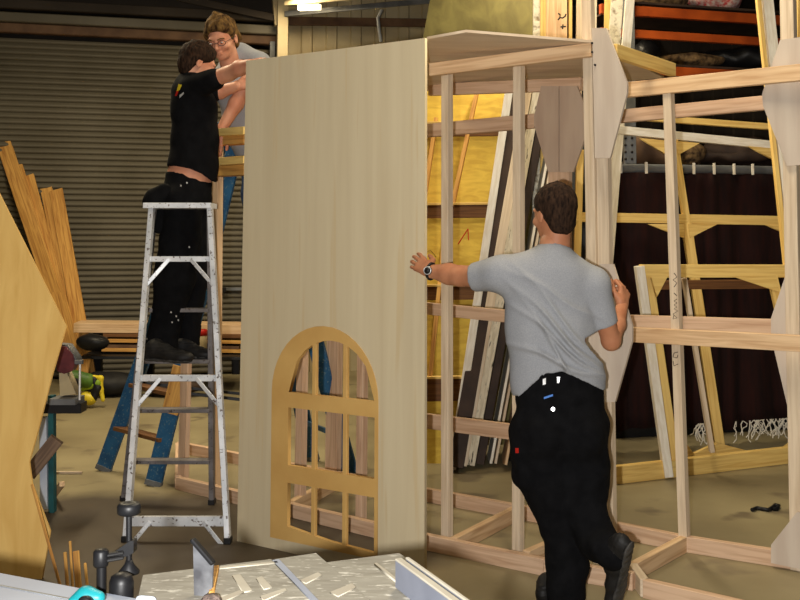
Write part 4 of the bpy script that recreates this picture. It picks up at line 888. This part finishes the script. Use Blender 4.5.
slabz('side_board', [(-60, 562), (0, 573), (100, 592), (150, 601), (150, 690), (-60, 690)], .9, .025, pale_dk)
slabz('groove', [(-60, 574), (0, 584.5), (86, 601), (86, 602.2), (0, 585.7), (-60, 575)], .9015, .002, grey_steel)
bm = box_bm(1.3, .55, .8, .01); link('cabinet', bm_mesh(bm), grey_steel, TS, Matrix.Translation((-.1, 1.36, .42)))
gpl = (PZ(202, 596, .9), Vector((-.25, -1, 0)).normalized())
plate('blade_guard', [PP(x, y, gpl) for x, y in ((193, 541), (213, 562), (212, 588), (203, 598), (194, 598))], .004, mat('worn_steel', (150, 152, 156), (84, 84, 88), (1, 1, 1), 14, rough=.35, metal=.5), TS)
beam('guard_edge', PP(192, 539, gpl), PP(213.5, 564, gpl), .007, .014, black, TS)
slabz('wood_gauge', [(212, 566), (219, 565), (214, 590), (209, 592)], .912, .012, plank_m)
p = PZ(211, 604, .9); lathe('dust_brush', [(.016, 0), (.018, .006), (.012, .014), (.004, .016)], mat('brush', (120, 104, 96), (40, 32, 30), (1, 1, 1), 60, bump=1), TS, Matrix.Translation(p), 16)
# clamp assembly
yc = 1.93
CL = thing('bench_clamp', PY(110, 600, yc), 'black hold-down clamp with a round knob at the front of the saw bench', 'clamp')
kp = PY(129, 508, yc+.03)
lathe('knob', [(.016, -.012), (.021, -.009), (.0215, .004), (.018, .009), (.009, .010), (.006, .007)], black, CL, Matrix.Translation(kp), 20); tube('spindle', [kp, PY(129, 569, yc+.03)], .0055, black, CL)
lathe('foot_pad', [(.019, -.004), (.019, .0), (.009, .012), (.006, .02)], black, CL, Matrix.Translation(PY(129, 571, yc+.03)), 18)
cpl = (PY(115, 550, yc+.01), Vector((0, -1, 0))); plate('arm', [PP(x, y, cpl) for x, y in ((108, 556), (130, 541), (133.5, 541), (133.5, 553), (128, 556), (110, 561))], .022, black, CL)
for y in (556, 561): beam('arm_bar', PY(101, y, yc), PY(124, y-4, yc+.01), .006, .014, boot_m, CL)
tube('column', [PY(101.5, 552, yc), PY(101.5, 640, yc)], .0088, black, CL, seg=12); lathe('collar', [(.012, -.018), (.0135, -.015), (.0135, .008), (.010, .012)], black, CL, Matrix.Translation(PY(101, 556, yc)), 18)
lathe('cylinder', [(.021, -.1), (.021, .0), (.018, .010), (.010, .015), (.002, .016)], black, CL, Matrix.Translation(PY(121.5, 582, yc-.05)), 24)
t = thing('power_drill', PZ(87, 600, .9), 'teal power tool partly in view at the bottom left of the saw bench', 'power tool')
s = SDF(.01); s.chain([(V(76, 603, 1.8), .014), (V(86, 597, 1.8), .016), (V(98, 598, 1.8), .012)]); np_mesh('housing', [s.mesh(.003)], teal, t); lathe('motor_cap', [(.012, 0), (.012, .02), (.008, .024)], black, t, frame_of((1, 0, 0), (0, -1, .3), PY(88, 603, 1.79)), 18)
s = SDF(.01); s.chain([(V(140, 600, 1.82), .008), (V(152, 601, 1.82), .008)]); np_mesh('nozzle', [s.mesh(.003)], pale, t)
